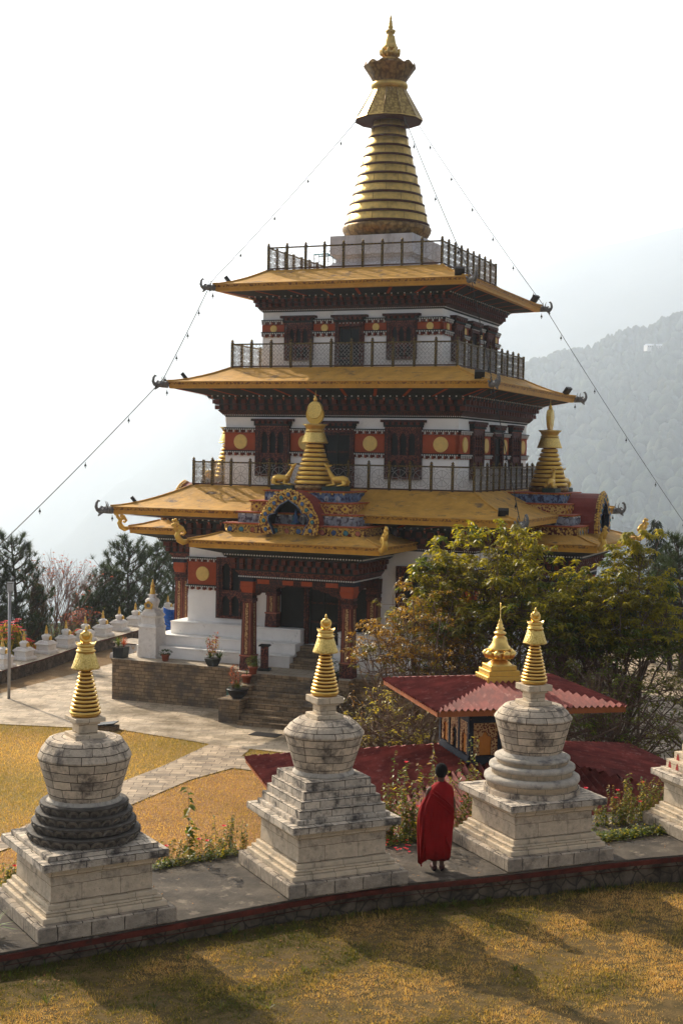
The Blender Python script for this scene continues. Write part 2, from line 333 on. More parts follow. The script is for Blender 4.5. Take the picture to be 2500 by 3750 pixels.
# ============================================================ ground and walls
ST = lambda o, **k: tag(o, kind='structure', **k)
def poly(name, pts, z, m, base=None, **k):
    mb = MB(); mb.face([mb.vert((p[0], p[1], z)) for p in pts], m)
    if base is not None:
        n = len(pts)
        for i in range(n):
            a, b = pts[i], pts[(i + 1) % n]; mb.quad([(a[0], a[1], base), (b[0], b[1], base), (b[0], b[1], z), (a[0], a[1], z)], m)
    return ST(mb.build(name))
EDGE = [(-14, 8.6), (-9, 13.2), (-6.3, 15.25), (-4.03, 16.75), (-1.985, 18.06), (.096, 19.38), (2.457, 20.36), (5.38, 21.53), (9.5, 22.6), (16, 23.6)]
def smooth(P, n=6):
    out = []
    for i in range(len(P) - 1):
        p0, p1, p2, p3 = [Vector((*P[max(0, min(len(P) - 1, j))], 0)) for j in (i - 1, i, i + 1, i + 2)]
        for k in range(n):
            t = k / n; out.append(.5 * ((2 * p1) + (-p0 + p2) * t + (2 * p0 - 5 * p1 + 4 * p2 - p3) * t * t + (-p0 + 3 * p1 - 3 * p2 + p3) * t ** 3))
    out.append(Vector((*P[-1], 0))); return out
ED = smooth(EDGE)
def nrm(P, i):
    d = P[min(i + 1, len(P) - 1)] - P[max(i - 1, 0)]; return Vector((-d.y, d.x, 0)).normalized()
mb = MB(); W_ = 2.5
for i in range(len(ED) - 1):
    a, b = ED[i], ED[i + 1]; na, nb = nrm(ED, i), nrm(ED, i + 1); mid = 5
    for j in range(mid):
        f, g = W_ * j / mid, W_ * (j + 1) / mid
        z = lambda p, t: .012 * noise.noise(Vector((p.x * 1.5, p.y * 1.5 + t, 0)))
        P = [a + na * f, b + nb * f, b + nb * g, a + na * g]; mb.quad([(p.x, p.y, z(p, 0)) for p in P], CONC, True)
    A, B_ = a + na * W_, b + nb * W_
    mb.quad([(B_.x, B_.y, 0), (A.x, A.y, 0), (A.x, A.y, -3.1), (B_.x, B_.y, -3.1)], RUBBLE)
    mb.quad([(a.x, a.y, -.05), (b.x, b.y, -.05), (b.x, b.y, .0), (a.x, a.y, .0)], CONC)
ST(mb.build('stupa_platform'))
lw = empty('low_stone_wall', (0.1, 19.3, -.45), label='low rubble stone wall with red painted edge below the large stone stupas', cat='wall')
mb = MB(); mr_ = MB()
for i in range(len(ED) - 1):
    a, b = ED[i], ED[i + 1]; na, nb = nrm(ED, i), nrm(ED, i + 1)
    e0, e1 = a - na * .03, b - nb * .03; 
    mr_.quad([(e0.x, e0.y, -.10), (e1.x, e1.y, -.10), (e1.x, e1.y, -.035), (e0.x, e0.y, -.035)], REDEDGE)
    mr_.quad([(e0.x, e0.y, -.035), (e1.x, e1.y, -.035), (b.x, b.y, -.03), (a.x, a.y, -.03)], REDEDGE)
    mr_.quad([(a.x, a.y, -.16), (b.x, b.y, -.16), (e1.x, e1.y, -.16), (e0.x, e0.y, -.16)], REDEDGE)
    sub = 8; rows = 6
    def wp(t, v):
        p = a.lerp(b, t) + (na.lerp(nb, t)) * .015; z = -.11 - .6 * v
        q = Vector((p.x * 4.5, p.y * 4.5, z * 6)); d = noise.noise(q) * .035 + noise.noise(q * 3) * .012
        p = p - na * d; return (p.x, p.y, z)
    for j in range(sub):
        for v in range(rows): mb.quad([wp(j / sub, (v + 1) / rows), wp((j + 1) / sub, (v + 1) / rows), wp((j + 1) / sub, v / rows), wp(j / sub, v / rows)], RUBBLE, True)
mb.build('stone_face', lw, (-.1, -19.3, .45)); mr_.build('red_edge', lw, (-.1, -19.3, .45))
def near_z(x, y): return -.315 - .02 * x + .035 * noise.noise(Vector((x * .7, y * .7, 3)))
mb = MB(); nx = len(ED); rowsN = 26
for i in range(nx - 1):
    for j in range(rowsN):
        def q(i_, t): 
            p = ED[i_] + nrm(ED, i_) * .1; y = p.y + (-30 - p.y) * (t ** 1.7); return (p.x, y, near_z(p.x, y))
        mb.quad([q(i, (j + 1) / rowsN), q(i + 1, (j + 1) / rowsN), q(i + 1, j / rowsN), q(i, j / rowsN)], LAWNN, True)
ST(mb.build('near_lawn'))

poly('lawn', [(-26, 20), (26, 20), (26, 74), (-8.0, 74), (-10.1, 67.14), (-13.8, 53.3), (-17, 43)], -2.92, LAWN)
G = lambda x, y, z=-2.9: px(x, y, z=z)
P1 = [G(0, 2652), G(440, 2672), G(690, 2712), G(770, 2726), G(915, 2743), G(1051, 2757)]
COURT = [(-15.5, 44.6)] + [(p.x, p.y) for p in P1] + [(4, 40.5), (25, 38), (25, 73), (-5.5, 73), (-9.55, 59), (-10.41, 56.66), (-12.41, 51.24)]; poly('courtyard', COURT, -2.895, PAVE)
poly('dirt_strip', [(-17.2, 44.2), (-15.6, 44.2), (-12.43, 51.24), (-10.43, 56.66), (-9.57, 59), (-5.52, 73), (-8, 73), (-9.25, 67.14), (-10.26, 63.67), (-11.12, 60.89), (-11.99, 56.47), (-12.9, 53.27)], -2.90, DIRT)
pth = [(766, 2726), (915, 2744), (883, 2771), (1060, 2779), (1400, 2800), (1400, 2850), (943, 2823), (850, 2813), (700, 2855), (485, 2946), (0, 3118), (-300, 3240), (-300, 3160), (0, 3066), (450, 2862), (600, 2804)]
P2 = [G(x, y, -2.9) for x, y in pth]; poly('stone_path', [(p.x, p.y) for p in P2], -2.893, PATHM)
# greener-brown lower lawn in front of the path
P3 = [G(x, y, -2.9) for x, y in [(943, 2826), (850, 2816), (700, 2858), (485, 2949), (0, 3122), (-300, 3245)]]; LOW = [(p.x, p.y) for p in P3] + [(-12, 20.5), (12, 23), (12, 36)]; poly('lower_lawn', LOW, -2.912, LAWNO)

# wide terrain falling away beyond the hilltop
mb = MB(); NA, NR = 96, 34
def terr(x, y):
    dx = max(-19 - x, 0, x - 30); dy = max(12 - y, 0, y - 76); d = math.hypot(dx, dy)
    return -3.05 - min(390, .5 * d) + (noise.noise(Vector((x * .02, y * .02, 0))) * min(d * .12, 14) if d > 0 else 0)
ring = []
for r in range(NR):
    rr = 12 * (1.19 ** r); row = []
    for a in range(NA):
        t = 2 * PI * a / NA; x, y = 3 + rr * math.cos(t) * .8, 48 + rr * math.sin(t)
        if y < 20.5: y = 20.5 - (20.5 - y) * (0 if abs(x) < 40 and rr < 60 else 1); 
        row.append(mb.vert((x, y, terr(x, y) if y >= 20.5 else min(terr(x, y), -3.05))))
    ring.append(row)
c0 = mb.vert((3, 48, -3.05))
for a in range(NA): mb.face((c0, ring[0][a], ring[0][(a + 1) % NA]), FOREST, None, True)
for r in range(NR - 1):
    for a in range(NA): b = (a + 1) % NA; mb.face((ring[r][a], ring[r + 1][a], ring[r + 1][b], ring[r][b]), FOREST, None, True)
ST(mb.build('terrain'))
def ridge(name, pts, D0, D1, zf, nx, ny, amp):
    xs = [pts[0][0] + (pts[-1][0] - pts[0][0]) * i / nx for i in range(nx + 1)]
    def yat(x):
        for (a, ya), (b, yb) in zip(pts[:-1], pts[1:]):
            if a <= x <= b: return ya + (yb - ya) * (x - a) / (b - a)
        return pts[-1][1]
    mb = MB(); G_ = []
    for x in xs:
        top = px(x, yat(x), Y=D1); col = []
        for j in range(ny + 1):
            t = j / ny; D = D0 + (D1 - D0) * t; X = top.x / D1 * D
            z = zf + (top.z - zf) * (t ** .8)
            nz = noise.noise(Vector((X / D1 * 14, D / D1 * 9, 1))) + .5 * noise.noise(Vector((X / D1 * 40, D / D1 * 30, 5)))
            z += amp * nz * math.sin(PI * min(1, t * 1.0)) if t < 1 else 0
            col.append((X, D, z))
        col.append((top.x * 1.25, D1 * 1.25, zf))
        G_.append(col)
    ids = [[mb.vert(p) for p in c] for c in G_]
    for i in range(nx):
        for j in range(ny + 1): mb.face((ids[i][j], ids[i + 1][j], ids[i + 1][j + 1], ids[i][j + 1]), FOREST, None, True)
    ST(mb.build(name)); return G_
hill = ridge('forested_hill', [(1300, 1720), (1500, 1610), (1800, 1450), (1930, 1378), (2040, 1343), (2150, 1323), (2260, 1270), (2360, 1247), (2420, 1220), (2500, 1198), (2800, 1120), (3300, 1010), (3900, 930)], 1050, 2600, -420, 90, 26, 50)
ridge('far_mountain', [(-1800, 1700), (-900, 1830), (0, 1790), (60, 1745), (150, 1690), (300, 1500), (430, 1380), (560, 1260), (700, 1080), (1000, 1000), (1400, 1020), (1830, 1010), (2050, 930), (2260, 890), (2500, 830), (3300, 700), (4500, 760)], 3200, 6000, -420, 110, 20, 130)
mb = MB(); rr = random.Random(3)
def blob(m_, p, h, w_):
    n = 6; a0 = rr.random() * 6; pr = [(.25, 0), (.5, .18), (.46, .45), (.30, .72), (.06, 1)] if rr.random() < .6 else [(.2, .1), (.5, .35), (.55, .6), (.35, .9), (.08, 1)]
    m_.lathe([(r * w_, z * h) for r, z in pr], p, TREEH, n, a0=a0, scal=lambda a, k: .5 * noise.noise(Vector((p[0] + a, k, p[1]))))
cnt = 0
while cnt < 3600:
    i = rr.randrange(20, len(hill) - 2); j = 26 if rr.random() < .16 else int(26 * (rr.random() ** .6)); j = min(j, 26); a, b = hill[i][j], hill[i + 1][j]; t = rr.random()
    p = [a[k] + (b[k] - a[k]) * t for k in range(3)]
    if a[0] > 1200: continue
    if 26 > j: q = hill[i][j + 1]; f = rr.random(); p = [p[k] + (q[k] - a[k]) * f for k in range(3)]
    blob(mb, (p[0], p[1], p[2] - 1), rr.uniform(14, 34), rr.uniform(15, 26)); cnt += 1
tag(mb.build('hillside_trees'), kind='stuff')
HW = mat('far_house_wall', (.6, .58, .55), bump=0); HR = mat('far_house_roof', (.42, .45, .5), bump=0)
for i, (x, y, w_, d_, h_, lb) in enumerate(((2400, 1272, 38, 20, 7, 'long low white house on the forested ridge'), (2472, 1266, 24, 20, 13, 'taller white house right of the long one on the ridge'), (2305, 1318, 20, 16, 4.5, 'small pale house lowest on the forested ridge'))):
    p = px(x, y, Y=2480); h = empty('ridge_house', (p.x, p.y, p.z - h_ * .3), .1, label=lb, cat='house', group='houses on the far ridge')
    m = MB(); m.rect(-w_ / 2, w_ / 2, -d_ / 2, d_ / 2, -5, h_ * .7, HW); m.build('wall', h)
    m = MB(); m.frus(h_ * .7, h_ * .7 + 3, (w_ / 2 + .6, d_ / 2 + .6), (w_ / 2 - .5, .2), HR); m.build('roof', h)
    m = MB()
    for k in range(int(w_ / 3.4)): m.box((-w_ / 2 + 2 + k * 3.4, -d_ / 2 - .02, h_ * .35), (1.6, .06, 1.9), GLASS)
    m.build('windows', h)

# terrace with steps
ter = empty('stone_terrace', (T0.x, T0.y, -2.9), -TH, label='square stone block terrace that carries the temple, with steps in front', cat='terrace')
O2 = (0, 0, 2.9)
TOPC = mat('terrace_top', (.44, .37, .28), .8, var=.15, ns=1.5, bump=.08, brick=(.7, .5, .01, (.25, .2, .16), .08), stain=(1.5, .55, .72, (.22, .18, .14)))
mb = MB(); mb.rect(-7.31, 7.31, -7.83, 7.5, -2.9, -1.50, TERR, TOPC); mb.rect(-7.34, 7.34, -7.86, 7.53, -1.50, -1.42, TERR, TOPC)
mb.build('terrace_block', ter, O2)
for k in (0, 1, 3):
    M = RZ(k * PI / 2); y0 = -7.865 if k == 0 else -7.345
    mb = MB(M); mb.rect(-2.15, 2.15, -8.42, y0, -2.9, -1.424, TERR, TOPC); mb.build('landing', ter, O2)
    mb = MB(M)
    for i in range(8): mb.rect(-1.12, 1.12, -8.42 - .21 * (i + 1), -8.42 - .21 * i, -2.9, -1.60 - .163 * i, TERR, TOPC if False else None)
    mb.rect(-1.12, 1.12, -10.15, -10.1, -2.9, -2.88, TERR); mb.build('steps', ter, O2, bevel=.012)
    for s in (-1, 1):
        mb = MB(M); mb.rect(*sorted((s * 1.125, s * 1.9)), -9.05, -8.425, -2.9, -1.80, TERR); mb.rect(*sorted((s * 1.125, s * 1.9)), -9.95, -9.055, -2.9, -2.15, TERR); mb.rect(*sorted((s * 1.125, s * 1.9)), -10.25, -9.955, -2.9, -2.55, TERR) if False else None
        mb.rect(*sorted((s * 1.105, s * 1.92)), -9.07, -8.423, -1.80, -1.75, TERR); mb.rect(*sorted((s * 1.105, s * 1.92)), -9.97, -9.057, -2.15, -2.10, TERR)
        mb.build('stair_wall', ter, O2, bevel=.015)

# low walls that carry the rows of small white stupas
def lowwall(name, P, th, h, lb):
    w_ = empty(name, (P[2][0], P[2][1], -2.9), label=lb, cat='wall'); off = (-P[2][0], -P[2][1], 2.9)
    V = [Vector((*p, 0)) for p in P]; mb = MB(); cp = MB()
    for i in range(len(V) - 1):
        a, b = V[i], V[i + 1]; na, nb = nrm(V, i) * th, nrm(V, i + 1) * th; z0, z1 = -3.0, -2.9 + h
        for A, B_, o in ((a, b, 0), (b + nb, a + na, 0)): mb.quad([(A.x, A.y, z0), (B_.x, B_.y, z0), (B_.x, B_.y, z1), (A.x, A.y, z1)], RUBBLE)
        ea, eb, fa, fb = a - na * .05, b - nb * .05, a + na * 1.05, b + nb * 1.05
        for A, B_ in ((ea, eb), (fb, fa)): cp.quad([(A.x, A.y, z1), (B_.x, B_.y, z1), (B_.x, B_.y, z1 + .05), (A.x, A.y, z1 + .05)], REDEDGE)
        cp.quad([(ea.x, ea.y, z1 + .05), (eb.x, eb.y, z1 + .05), (fb.x, fb.y, z1 + .05), (fa.x, fa.y, z1 + .05)], TOPC)
        cp.quad([(fa.x, fa.y, z1), (fb.x, fb.y, z1), (eb.x, eb.y, z1), (ea.x, ea.y, z1)], TOPC)
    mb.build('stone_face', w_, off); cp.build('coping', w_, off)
lowwall('rubble_garden_wall', [(-19, 41), (-14.9, 47.5), (-12.9, 53.27), (-11.99, 56.47), (-11.12, 60.89), (-10.26, 63.67), (-9.25, 67.14), (-7.6, 72)], 1.0, .47, 'low rubble wall on the left edge of the courtyard under the small white stupas')
lowwall('rubble_boundary_wall', [(5, 69), (9, 68), (14, 66.5), (24, 62)], 1.0, .47, 'low rubble wall behind the big tree on the right of the temple')

# ============================================================ the temple
temple = empty('temple', T0, -TH, label='three storey temple with yellow tiered roofs and tall gilded ringed spire', cat='temple')
def tp(mb, name, parent=None, **k): return mb.build(name, parent or temple, OFF if True else None, **k)
# plinth of three white steps, open at the middle of every side
mb = MB()
for h, z0, z1 in ((6.87, -1.42, -1.0), (6.42, -1.0, -.62), (5.97, -.62, -.16)):
    g = .72
    for sgn in (-1, 1):
        for (x0, x1) in ((-h, -g), (g, h)):
            y0, y1 = (-h, -5.4) if sgn < 0 else (5.4, h)
            mb.rect(x0, x1, y0, y1, z0, z1 - .05, STEPW); mb.rect(x0 - .02, x1 + .02, y0 - .025, y1 + .0, z1 - .05, z1, STEPW)
        for (y0, y1) in ((-5.398, -g), (g, 5.398)):
            x0, x1 = (-h, -5.4) if sgn < 0 else (5.4, h)
            mb.rect(x0, x1, y0, y1, z0, z1 - .05, STEPW); mb.rect(x0 - .025, x1 + .025, y0, y1, z1 - .05, z1, STEPW)
tp(mb, 'plinth', bevel=.015)
for k in (0, 1, 3):
    mb = MB(RZ(k * PI / 2))
    for i in range(4): mb.rect(-.715, .715, -6.9 + i * .3, -5.49, -1.418 + i * .17, -1.25 + i * .17, TERR)
    tp(mb, 'entrance_steps')
for (wh, z0, z1) in ((5.47, -1.4, 3.5), (4.53, 4.5, 8.15), (3.54, 8.9, 11.85)):
    mb = MB(); mb.frus(z0, z1, wh + (.06 if wh > 5 else .02), wh, WHITE); tp(mb, 'wall')

def cornice(w, zw, s, name='cornice', inner=0.):
    "stacked carved courses above a storey; s scales the heights; returns top half width and height"
    mb = MB()
    o = w
    z = zw
    mb.frus(z, z + .05 * s, o + .02, o + .05, BLACKW); z += .05 * s
    mb.frus(z, z + .20 * s, o + .07, o + .25 * s, DARKW); zc = z; z += .20 * s
    for i in range(4):
        M = RZ(i * PI / 2); q = MB(M); q.mats = mb.mats
        dots(mb_side(mb, M), -o - .05, o + .05, -o - .085, zc + .02, .022, .075)
    r1 = o + .27 * s
    mb.frus(z, z + .19 * s, r1 - .07, r1 - .07, BLACKW)
    for i in range(4):
        q = mb_side(mb, RZ(i * PI / 2)); n = int(2 * r1 / (.36 * s))
        for j in range(n + 1): q.box((-r1 + .05 + (2 * r1 - .1) * j / n, -r1 + .02, z + .095 * s), (.17 * s, .16, .15 * s), BEAMC)
    z += .19 * s; mb.frus(z, z + .03 * s, r1 + .05, r1 + .05, DARKW); z += .03 * s
    r2 = r1 + .13 * s
    mb.frus(z, z + .18 * s, r2 - .07, r2 - .07, BLACKW)
    for i in range(4):
        q = mb_side(mb, RZ(i * PI / 2)); n = int(2 * r2 / (.36 * s))
        for j in range(n): q.box((-r2 + .05 + (2 * r2 - .1) * (j + .5) / n, -r2 + .02, z + .09 * s), (.17 * s, .16, .15 * s), BEAMC)
    z += .18 * s; mb.frus(z, z + .03 * s, r2 + .06, r2 + .06, BLACKW); z += .03 * s
    r3 = r2 + .16 * s
    mb.frus(z, z + .10 * s, r3 - .06, r3, BLACKW)
    for i in range(4):
        q = mb_side(mb, RZ(i * PI / 2)); n = int(2 * r3 / (.24))
        for j in range(n + 1):
            x = -r3 + 2 * r3 * j / n
            q.box((x, -r3 - .012, z + .075 * s), (.045, .03, .045), DOT)
            if j % 2: 
                a = [q.vert(p) for p in ((x - .05, -r3 - .02, z + .02 * s), (x + .05, -r3 - .02, z + .02 * s), (x, -r3 + .03, z - .09 * s))]; q.face(a, SALMON)
    z += .10 * s
    tp(mb, name); return r3, z
class _Side:
    def __init__(s, mb, M): s.mb = mb; s.M = M
    def __getattr__(s, k):
        def f(*a, **kw):
            old = s.mb.M; s.mb.M = old @ s.M
            try: return getattr(s.mb, k)(*a, **kw)
            finally: s.mb.M = old
        return f
def mb_side(mb, M): return _Side(mb, M)

def roof(se, zb, zt, sr, zr, r3, z3, name='roof'):
    mb = MB(); n = 8
    mb.frus(z3, zb + .02, r3 + .02, se - .10, BLACKW)
    for i in range(4):
        q = mb_side(mb, RZ(i * PI / 2)); nr = int(2 * se / 1.25)
        for j in range(nr + 1):
            x = -se + .3 + (2 * se - .6) * j / nr
            xi = max(-r3 + .1, min(r3 - .1, x * r3 / se)); 
            q.quad([(xi - .06, -r3 - .05, z3 - .03), (xi + .06, -r3 - .05, z3 - .03), (x + .06, -se + .2, zb - .02), (x - .06, -se + .2, zb - .02)], OCHRE)
    h = zt - zb
    mb.frus(zb, zb + h * .46, se - .035, se - .02, TRIM2, mt=TRIM2)
    mb.frus(zb + h * .46, zb + h * .54, se + .012, se + .012, TRIM2)
    mb.frus(zb + h * .54, zt - .03, se, se + .02, TRIM)
    mb.frus(zt - .03, zt, se + .05, se + .05, ROOF)
    pr = []
    for k in range(n + 1):
        t = k / n; pr.append((se + .04 + (sr - se - .04) * t, zt + .004 + (zr - zt) * (t ** 1.55)))
    for i in range(4):
        q = mb_side(mb, RZ(i * PI / 2)); m_ = 14
        for k in range(n):
            (h0, z0), (h1, z1) = pr[k], pr[k + 1]
            for j in range(m_):
                f0, f1 = -1 + 2 * j / m_, -1 + 2 * (j + 1) / m_
                w_ = lambda f, hh, zz: (f * hh, -hh, zz + .012 * math.sin(f * 23 + zz * 9) * (1 - f * f) * (1 if hh < se else 0))
                q.quad([w_(f0, h0, z0), w_(f1, h0, z0), w_(f1, h1, z1), w_(f0, h1, z1)], ROOF, True)
        q.tube([(-h, -h, z + .02) for h, z in pr], .035, ROOF, 5)
    mb.frus(zr - .15, zr + .01, sr, sr, ROOF)
    tp(mb, name)

def fret(q, x0, x1, z0, z1, y, style):
    cx, cz, w_, h_ = (x0 + x1) / 2, (z0 + z1) / 2, x1 - x0, z1 - z0; r = .0062
    def rib(pts):
        for a, b in zip(pts[:-1], pts[1:]):
            d = Vector((b[0] - a[0], 0, b[1] - a[1])); 
            if d.length < 1e-6: continue
            nrm = Vector((-d.z, 0, d.x)).normalized() * r
            q.quad([(a[0] + nrm.x, y, a[1] + nrm.z), (b[0] + nrm.x, y, b[1] + nrm.z), (b[0] - nrm.x, y, b[1] - nrm.z), (a[0] - nrm.x, y, a[1] - nrm.z)], PANELF)
            q.quad([(a[0] + nrm.x, y, a[1] + nrm.z), (b[0] + nrm.x, y, b[1] + nrm.z), (b[0] + nrm.x, y + .02, b[1] + nrm.z), (a[0] + nrm.x, y + .02, a[1] + nrm.z)], PANELF)
    arc = lambda R_, a0, a1, n, ox=cx, oz=cz: [(ox + R_ * math.cos(a0 + (a1 - a0) * i / n), oz + R_ * math.sin(a0 + (a1 - a0) * i / n)) for i in range(n + 1)]
    if style == 0:
        R0 = min(w_, h_) * .42; rib(arc(R0, 0, 2 * PI, 14)); rib(arc(R0 * .22, 0, 2 * PI, 6))
        for i in range(8): a = i * PI / 4; rib([(cx + R0 * .22 * math.cos(a), cz + R0 * .22 * math.sin(a)), (cx + R0 * math.cos(a), cz + R0 * math.sin(a))])
        for sx in (-1, 1):
            for sz in (-1, 1):
                X, Z = cx + sx * w_ / 2, cz + sz * h_ / 2
                rib([(X, Z - sz * .16), (X - sx * .1, Z - sz * .16), (X - sx * .1, Z - sz * .06), (X - sx * .18, Z - sz * .06), (X - sx * .18, Z)]); rib([(X - sx * .05, Z), (X - sx * .05, Z - sz * .1)])
    elif style == 1:
        n = 5
        for i in range(-n, n + 1):
            for sg in (-1, 1):
                pts = []; off = i * w_ / n
                for t in (-1, 1):
                    x = cx + off + sg * t * h_ / 2; z = cz + t * h_ / 2; pts.append((x, z))
                (xa, za), (xb, zb) = pts; dx = xb - xa
                ta = max(0, min(((x0 if dx > 0 else x1) - xa) / dx, 1)) if dx else 0; tb = min(1, max(((x1 if dx > 0 else x0) - xa) / dx, 0)) if dx else 1
                if tb > ta + .05: 
                    m_ = (ta + tb) / 2 + (.06 if i % 2 else -.06)
                    rib([(xa + dx * ta, za + (zb - za) * ta), (xa + dx * (m_ - .08), za + (zb - za) * (m_ - .08))]); rib([(xa + dx * m_, za + (zb - za) * m_), (xa + dx * tb, za + (zb - za) * tb)])
    else:
        for i in range(3):
            z = z0 + h_ * (i + .5) / 3; R0 = h_ / 6.2
            rib(arc(R0 * .9, 0, 2 * PI, 8, cx, z)); 
            for sx in (-1, 1): rib(arc(R0, PI / 2, PI * 1.5, 5, cx + sx * w_ * .36, z) if sx > 0 else arc(R0, -PI / 2, PI / 2, 5, cx + sx * w_ * .36, z))
            rib([(cx - w_ / 2, z), (cx + w_ / 2, z)])
    rib([(x0, z0), (x0, z1)]); rib([(x1, z1), (x1, z0)])
def post_mb(h):
    p = MB(); p.box((0, 0, h / 2), (.085, .085, h), RAILG); p.box((0, 0, h + .01), (.105, .105, .02), RAILP)
    p.lathe([(.02, .01), (.03, .02), (.05, .05), (.055, .075), (.035, .10), (.012, .125), (.001, .14)], (0, 0, h), RAILG, 8); return p
POSTS = {}
def railing(s, z0, z1, n, style):
    for k in range(4):
        mb = MB(RZ(k * PI / 2)); s_ = s
        mb.box((0, -s, z1 - .04), (2 * s - .09, .05, .055), RAILG); mb.box((0, -s, z0 + .05), (2 * s - .09, .05, .05), RAILP)
        for i in range(n):
            a, b = -s + 2 * s * i / n + .045, -s + 2 * s * (i + 1) / n - .045
            st = style if k in (0, 2) else 2
            if k in (0, 2): fret(mb, a, b, z0 + .08, z1 - .075, -s, st)
            else:
                m_ = (a + b) / 2; fret(mb, a, m_, z0 + .08, z1 - .075, -s, 2); fret(mb, m_, b, z0 + .08, z1 - .075, -s, 2)
        if k > 1:
            for i in range(n):
                x = -s + 2 * s * i / n; mb.box((x, -s, (z0 + z1) / 2 + .02), (.085, .085, z1 - z0 + .04), RAILG)
        r = tp(mb, 'railing')
        if k <= 1:
            h = z1 - z0 + .01; key = round(h, 3)
            for i in range(n):
                P = RZ(k * PI / 2) @ Vector((-s + 2 * s * i / n, -s, z0 + 1.42))
                if key not in POSTS: POSTS[key] = post_mb(h).build('railing_post', r, loc=P)
                else: o = POSTS[key].copy(); C.objects.link(o); o.parent = r; o.location = P

# window with small arched lights
def arch_spandrel(q, x0, x1, zs, zt, y, m, th=.05):
    w_ = x1 - x0; cx = (x0 + x1) / 2; h = (zt - zs) * .82
    pts = [(x0, zt), (x0, zs), (x0 + w_ * .04, zs), (x0 + w_ * .06, zs + h * .35), (x0 + w_ * .2, zs + h * .42), (x0 + w_ * .25, zs + h * .72), (cx - w_ * .08, zs + h * .85), (cx, zs + h)]
    pts += [(2 * cx - x, z) for x, z in pts[::-1][1:]]
    q.ext(pts, (0, y, 0), (1, 0, 0), (0, 0, 1), (0, -1, 0), th, m)
def window(k, x0, x1, z0, z1, wp, cols=3, rows=2, hang=.10, header=True):
    M = RZ(k * PI / 2); mb = MB(M); y = -wp
    fw_ = min(.2, (x1 - x0) * .15); d = .16
    zt = z1 - (.26 if header else .0)
    for a, b in ((x0, x0 + fw_), (x1 - fw_, x1)):
        mb.rect(a, b, y - d, y, z0, zt, DARKW)
        mb.rect(a + fw_ * .35, b - fw_ * .35, y - d - .03, y - d, z0 + .03, zt - .03, REDW)
    mb.rect(x0 + fw_, x1 - fw_, y - d, y, zt - .14, zt, REDW); mb.rect(x0 + fw_, x1 - fw_, y - d, y, z0, z0 + .10, REDW)
    dots(mb, x0 + .05, x1 - .05, y - d - .01, zt - .02, .018, .09, SALMON)
    X0, X1, Z0, Z1 = x0 + fw_, x1 - fw_, z0 + .10, zt - .14
    rows_ = [(Z0, Z0 + (Z1 - Z0) * .40), (Z0 + (Z1 - Z0) * .47, Z1)] if rows == 2 else [(Z0, Z1)]
    if rows == 2: mb.rect(X0, X1, y - d + .01, y, rows_[0][1], rows_[1][0], REDW)
    for (a, b) in rows_:
        cw = (X1 - X0) / cols
        for i in range(cols):
            xa, xb = X0 + i * cw, X0 + (i + 1) * cw; mw = .035
            mb.rect(xa, xa + mw, y - d + .02, y - .02, a, b, REDW); mb.rect(xb - mw, xb, y - d + .02, y - .02, a, b, REDW)
            arch_spandrel(mb, xa + mw, xb - mw, b - min(.24, (b - a) * .42), b, y - d + .05, REDW, .03)
    if header:
        mb.rect(x0 - .03, x1 + .03, y - d - .05, y, zt, zt + .08, BLACKW)
        n = max(3, int((x1 - x0) / .2))
        for i in range(n): mb.box((x0 + (x1 - x0) * (i + .5) / n, y - d - .06, zt + .125), (.10, .12, .085), BEAMC)
        mb.rect(x0 - .05, x1 + .05, y - d - .02, y, zt + .08, zt + .17, BLACKW)
        mb.rect(x0 - .14, x1 + .14, y - d - .09, y, zt + .17, z1, DARKW)
    o = tp(mb, 'window')
    p = MB(M); p.rect(X0 - .005, X1 + .005, y - .03, y - .005, Z0 - .005, Z1 + .005, GLASS); tp(p, 'pane', o)
def door(k, x0, x1, z0, z1, wp, header=True):
    M = RZ(k * PI / 2); mb = MB(M); y = -wp; fw_ = .16; zt = z1 - (.26 if header else 0)
    for a, b in ((x0, x0 + fw_), (x1 - fw_, x1)): mb.rect(a, b, y - .16, y, z0, zt, REDW); mb.rect(a + .05, b - .05, y - .19, y - .16, z0, zt - .02, DARKW)
    mb.rect(x0 + fw_, x1 - fw_, y - .16, y, zt - .16, zt, REDW); dots(mb, x0 + .06, x1 - .06, y - .17, zt - .04, .022, .14)
    if header:
        mb.rect(x0 - .03, x1 + .03, y - .21, y, zt, zt + .08, BLACKW); n = 6
        for i in range(n): mb.box((x0 + (x1 - x0) * (i + .5) / n, y - .22, zt + .125), (.10, .12, .085), BEAMC)
        mb.rect(x0 - .05, x1 + .05, y - .18, y, zt + .08, zt + .17, BLACKW); mb.rect(x0 - .14, x1 + .14, y - .25, y, zt + .17, z1, DARKW)
    X0, X1 = x0 + fw_, x1 - fw_; xm = (X0 + X1) / 2
    for a, b in ((X0 + .02, X0 + .07), (xm - .03, xm + .03), (X1 - .07, X1 - .02)): mb.rect(a, b, y - .07, y - .02, z0, zt - .16, BLACKW)
    for f in (.05, .35, .65, .97): zz = z0 + (zt - .16 - z0) * f; mb.rect(X0 + .02, X1 - .02, y - .065, y - .02, zz - .035, zz + .035, DARKW)
    o = tp(mb, 'door'); p = MB(M); p.rect(X0, X1, y - .03, y - .006, z0, zt - .16, GLASS); tp(p, 'door_leaf', o)
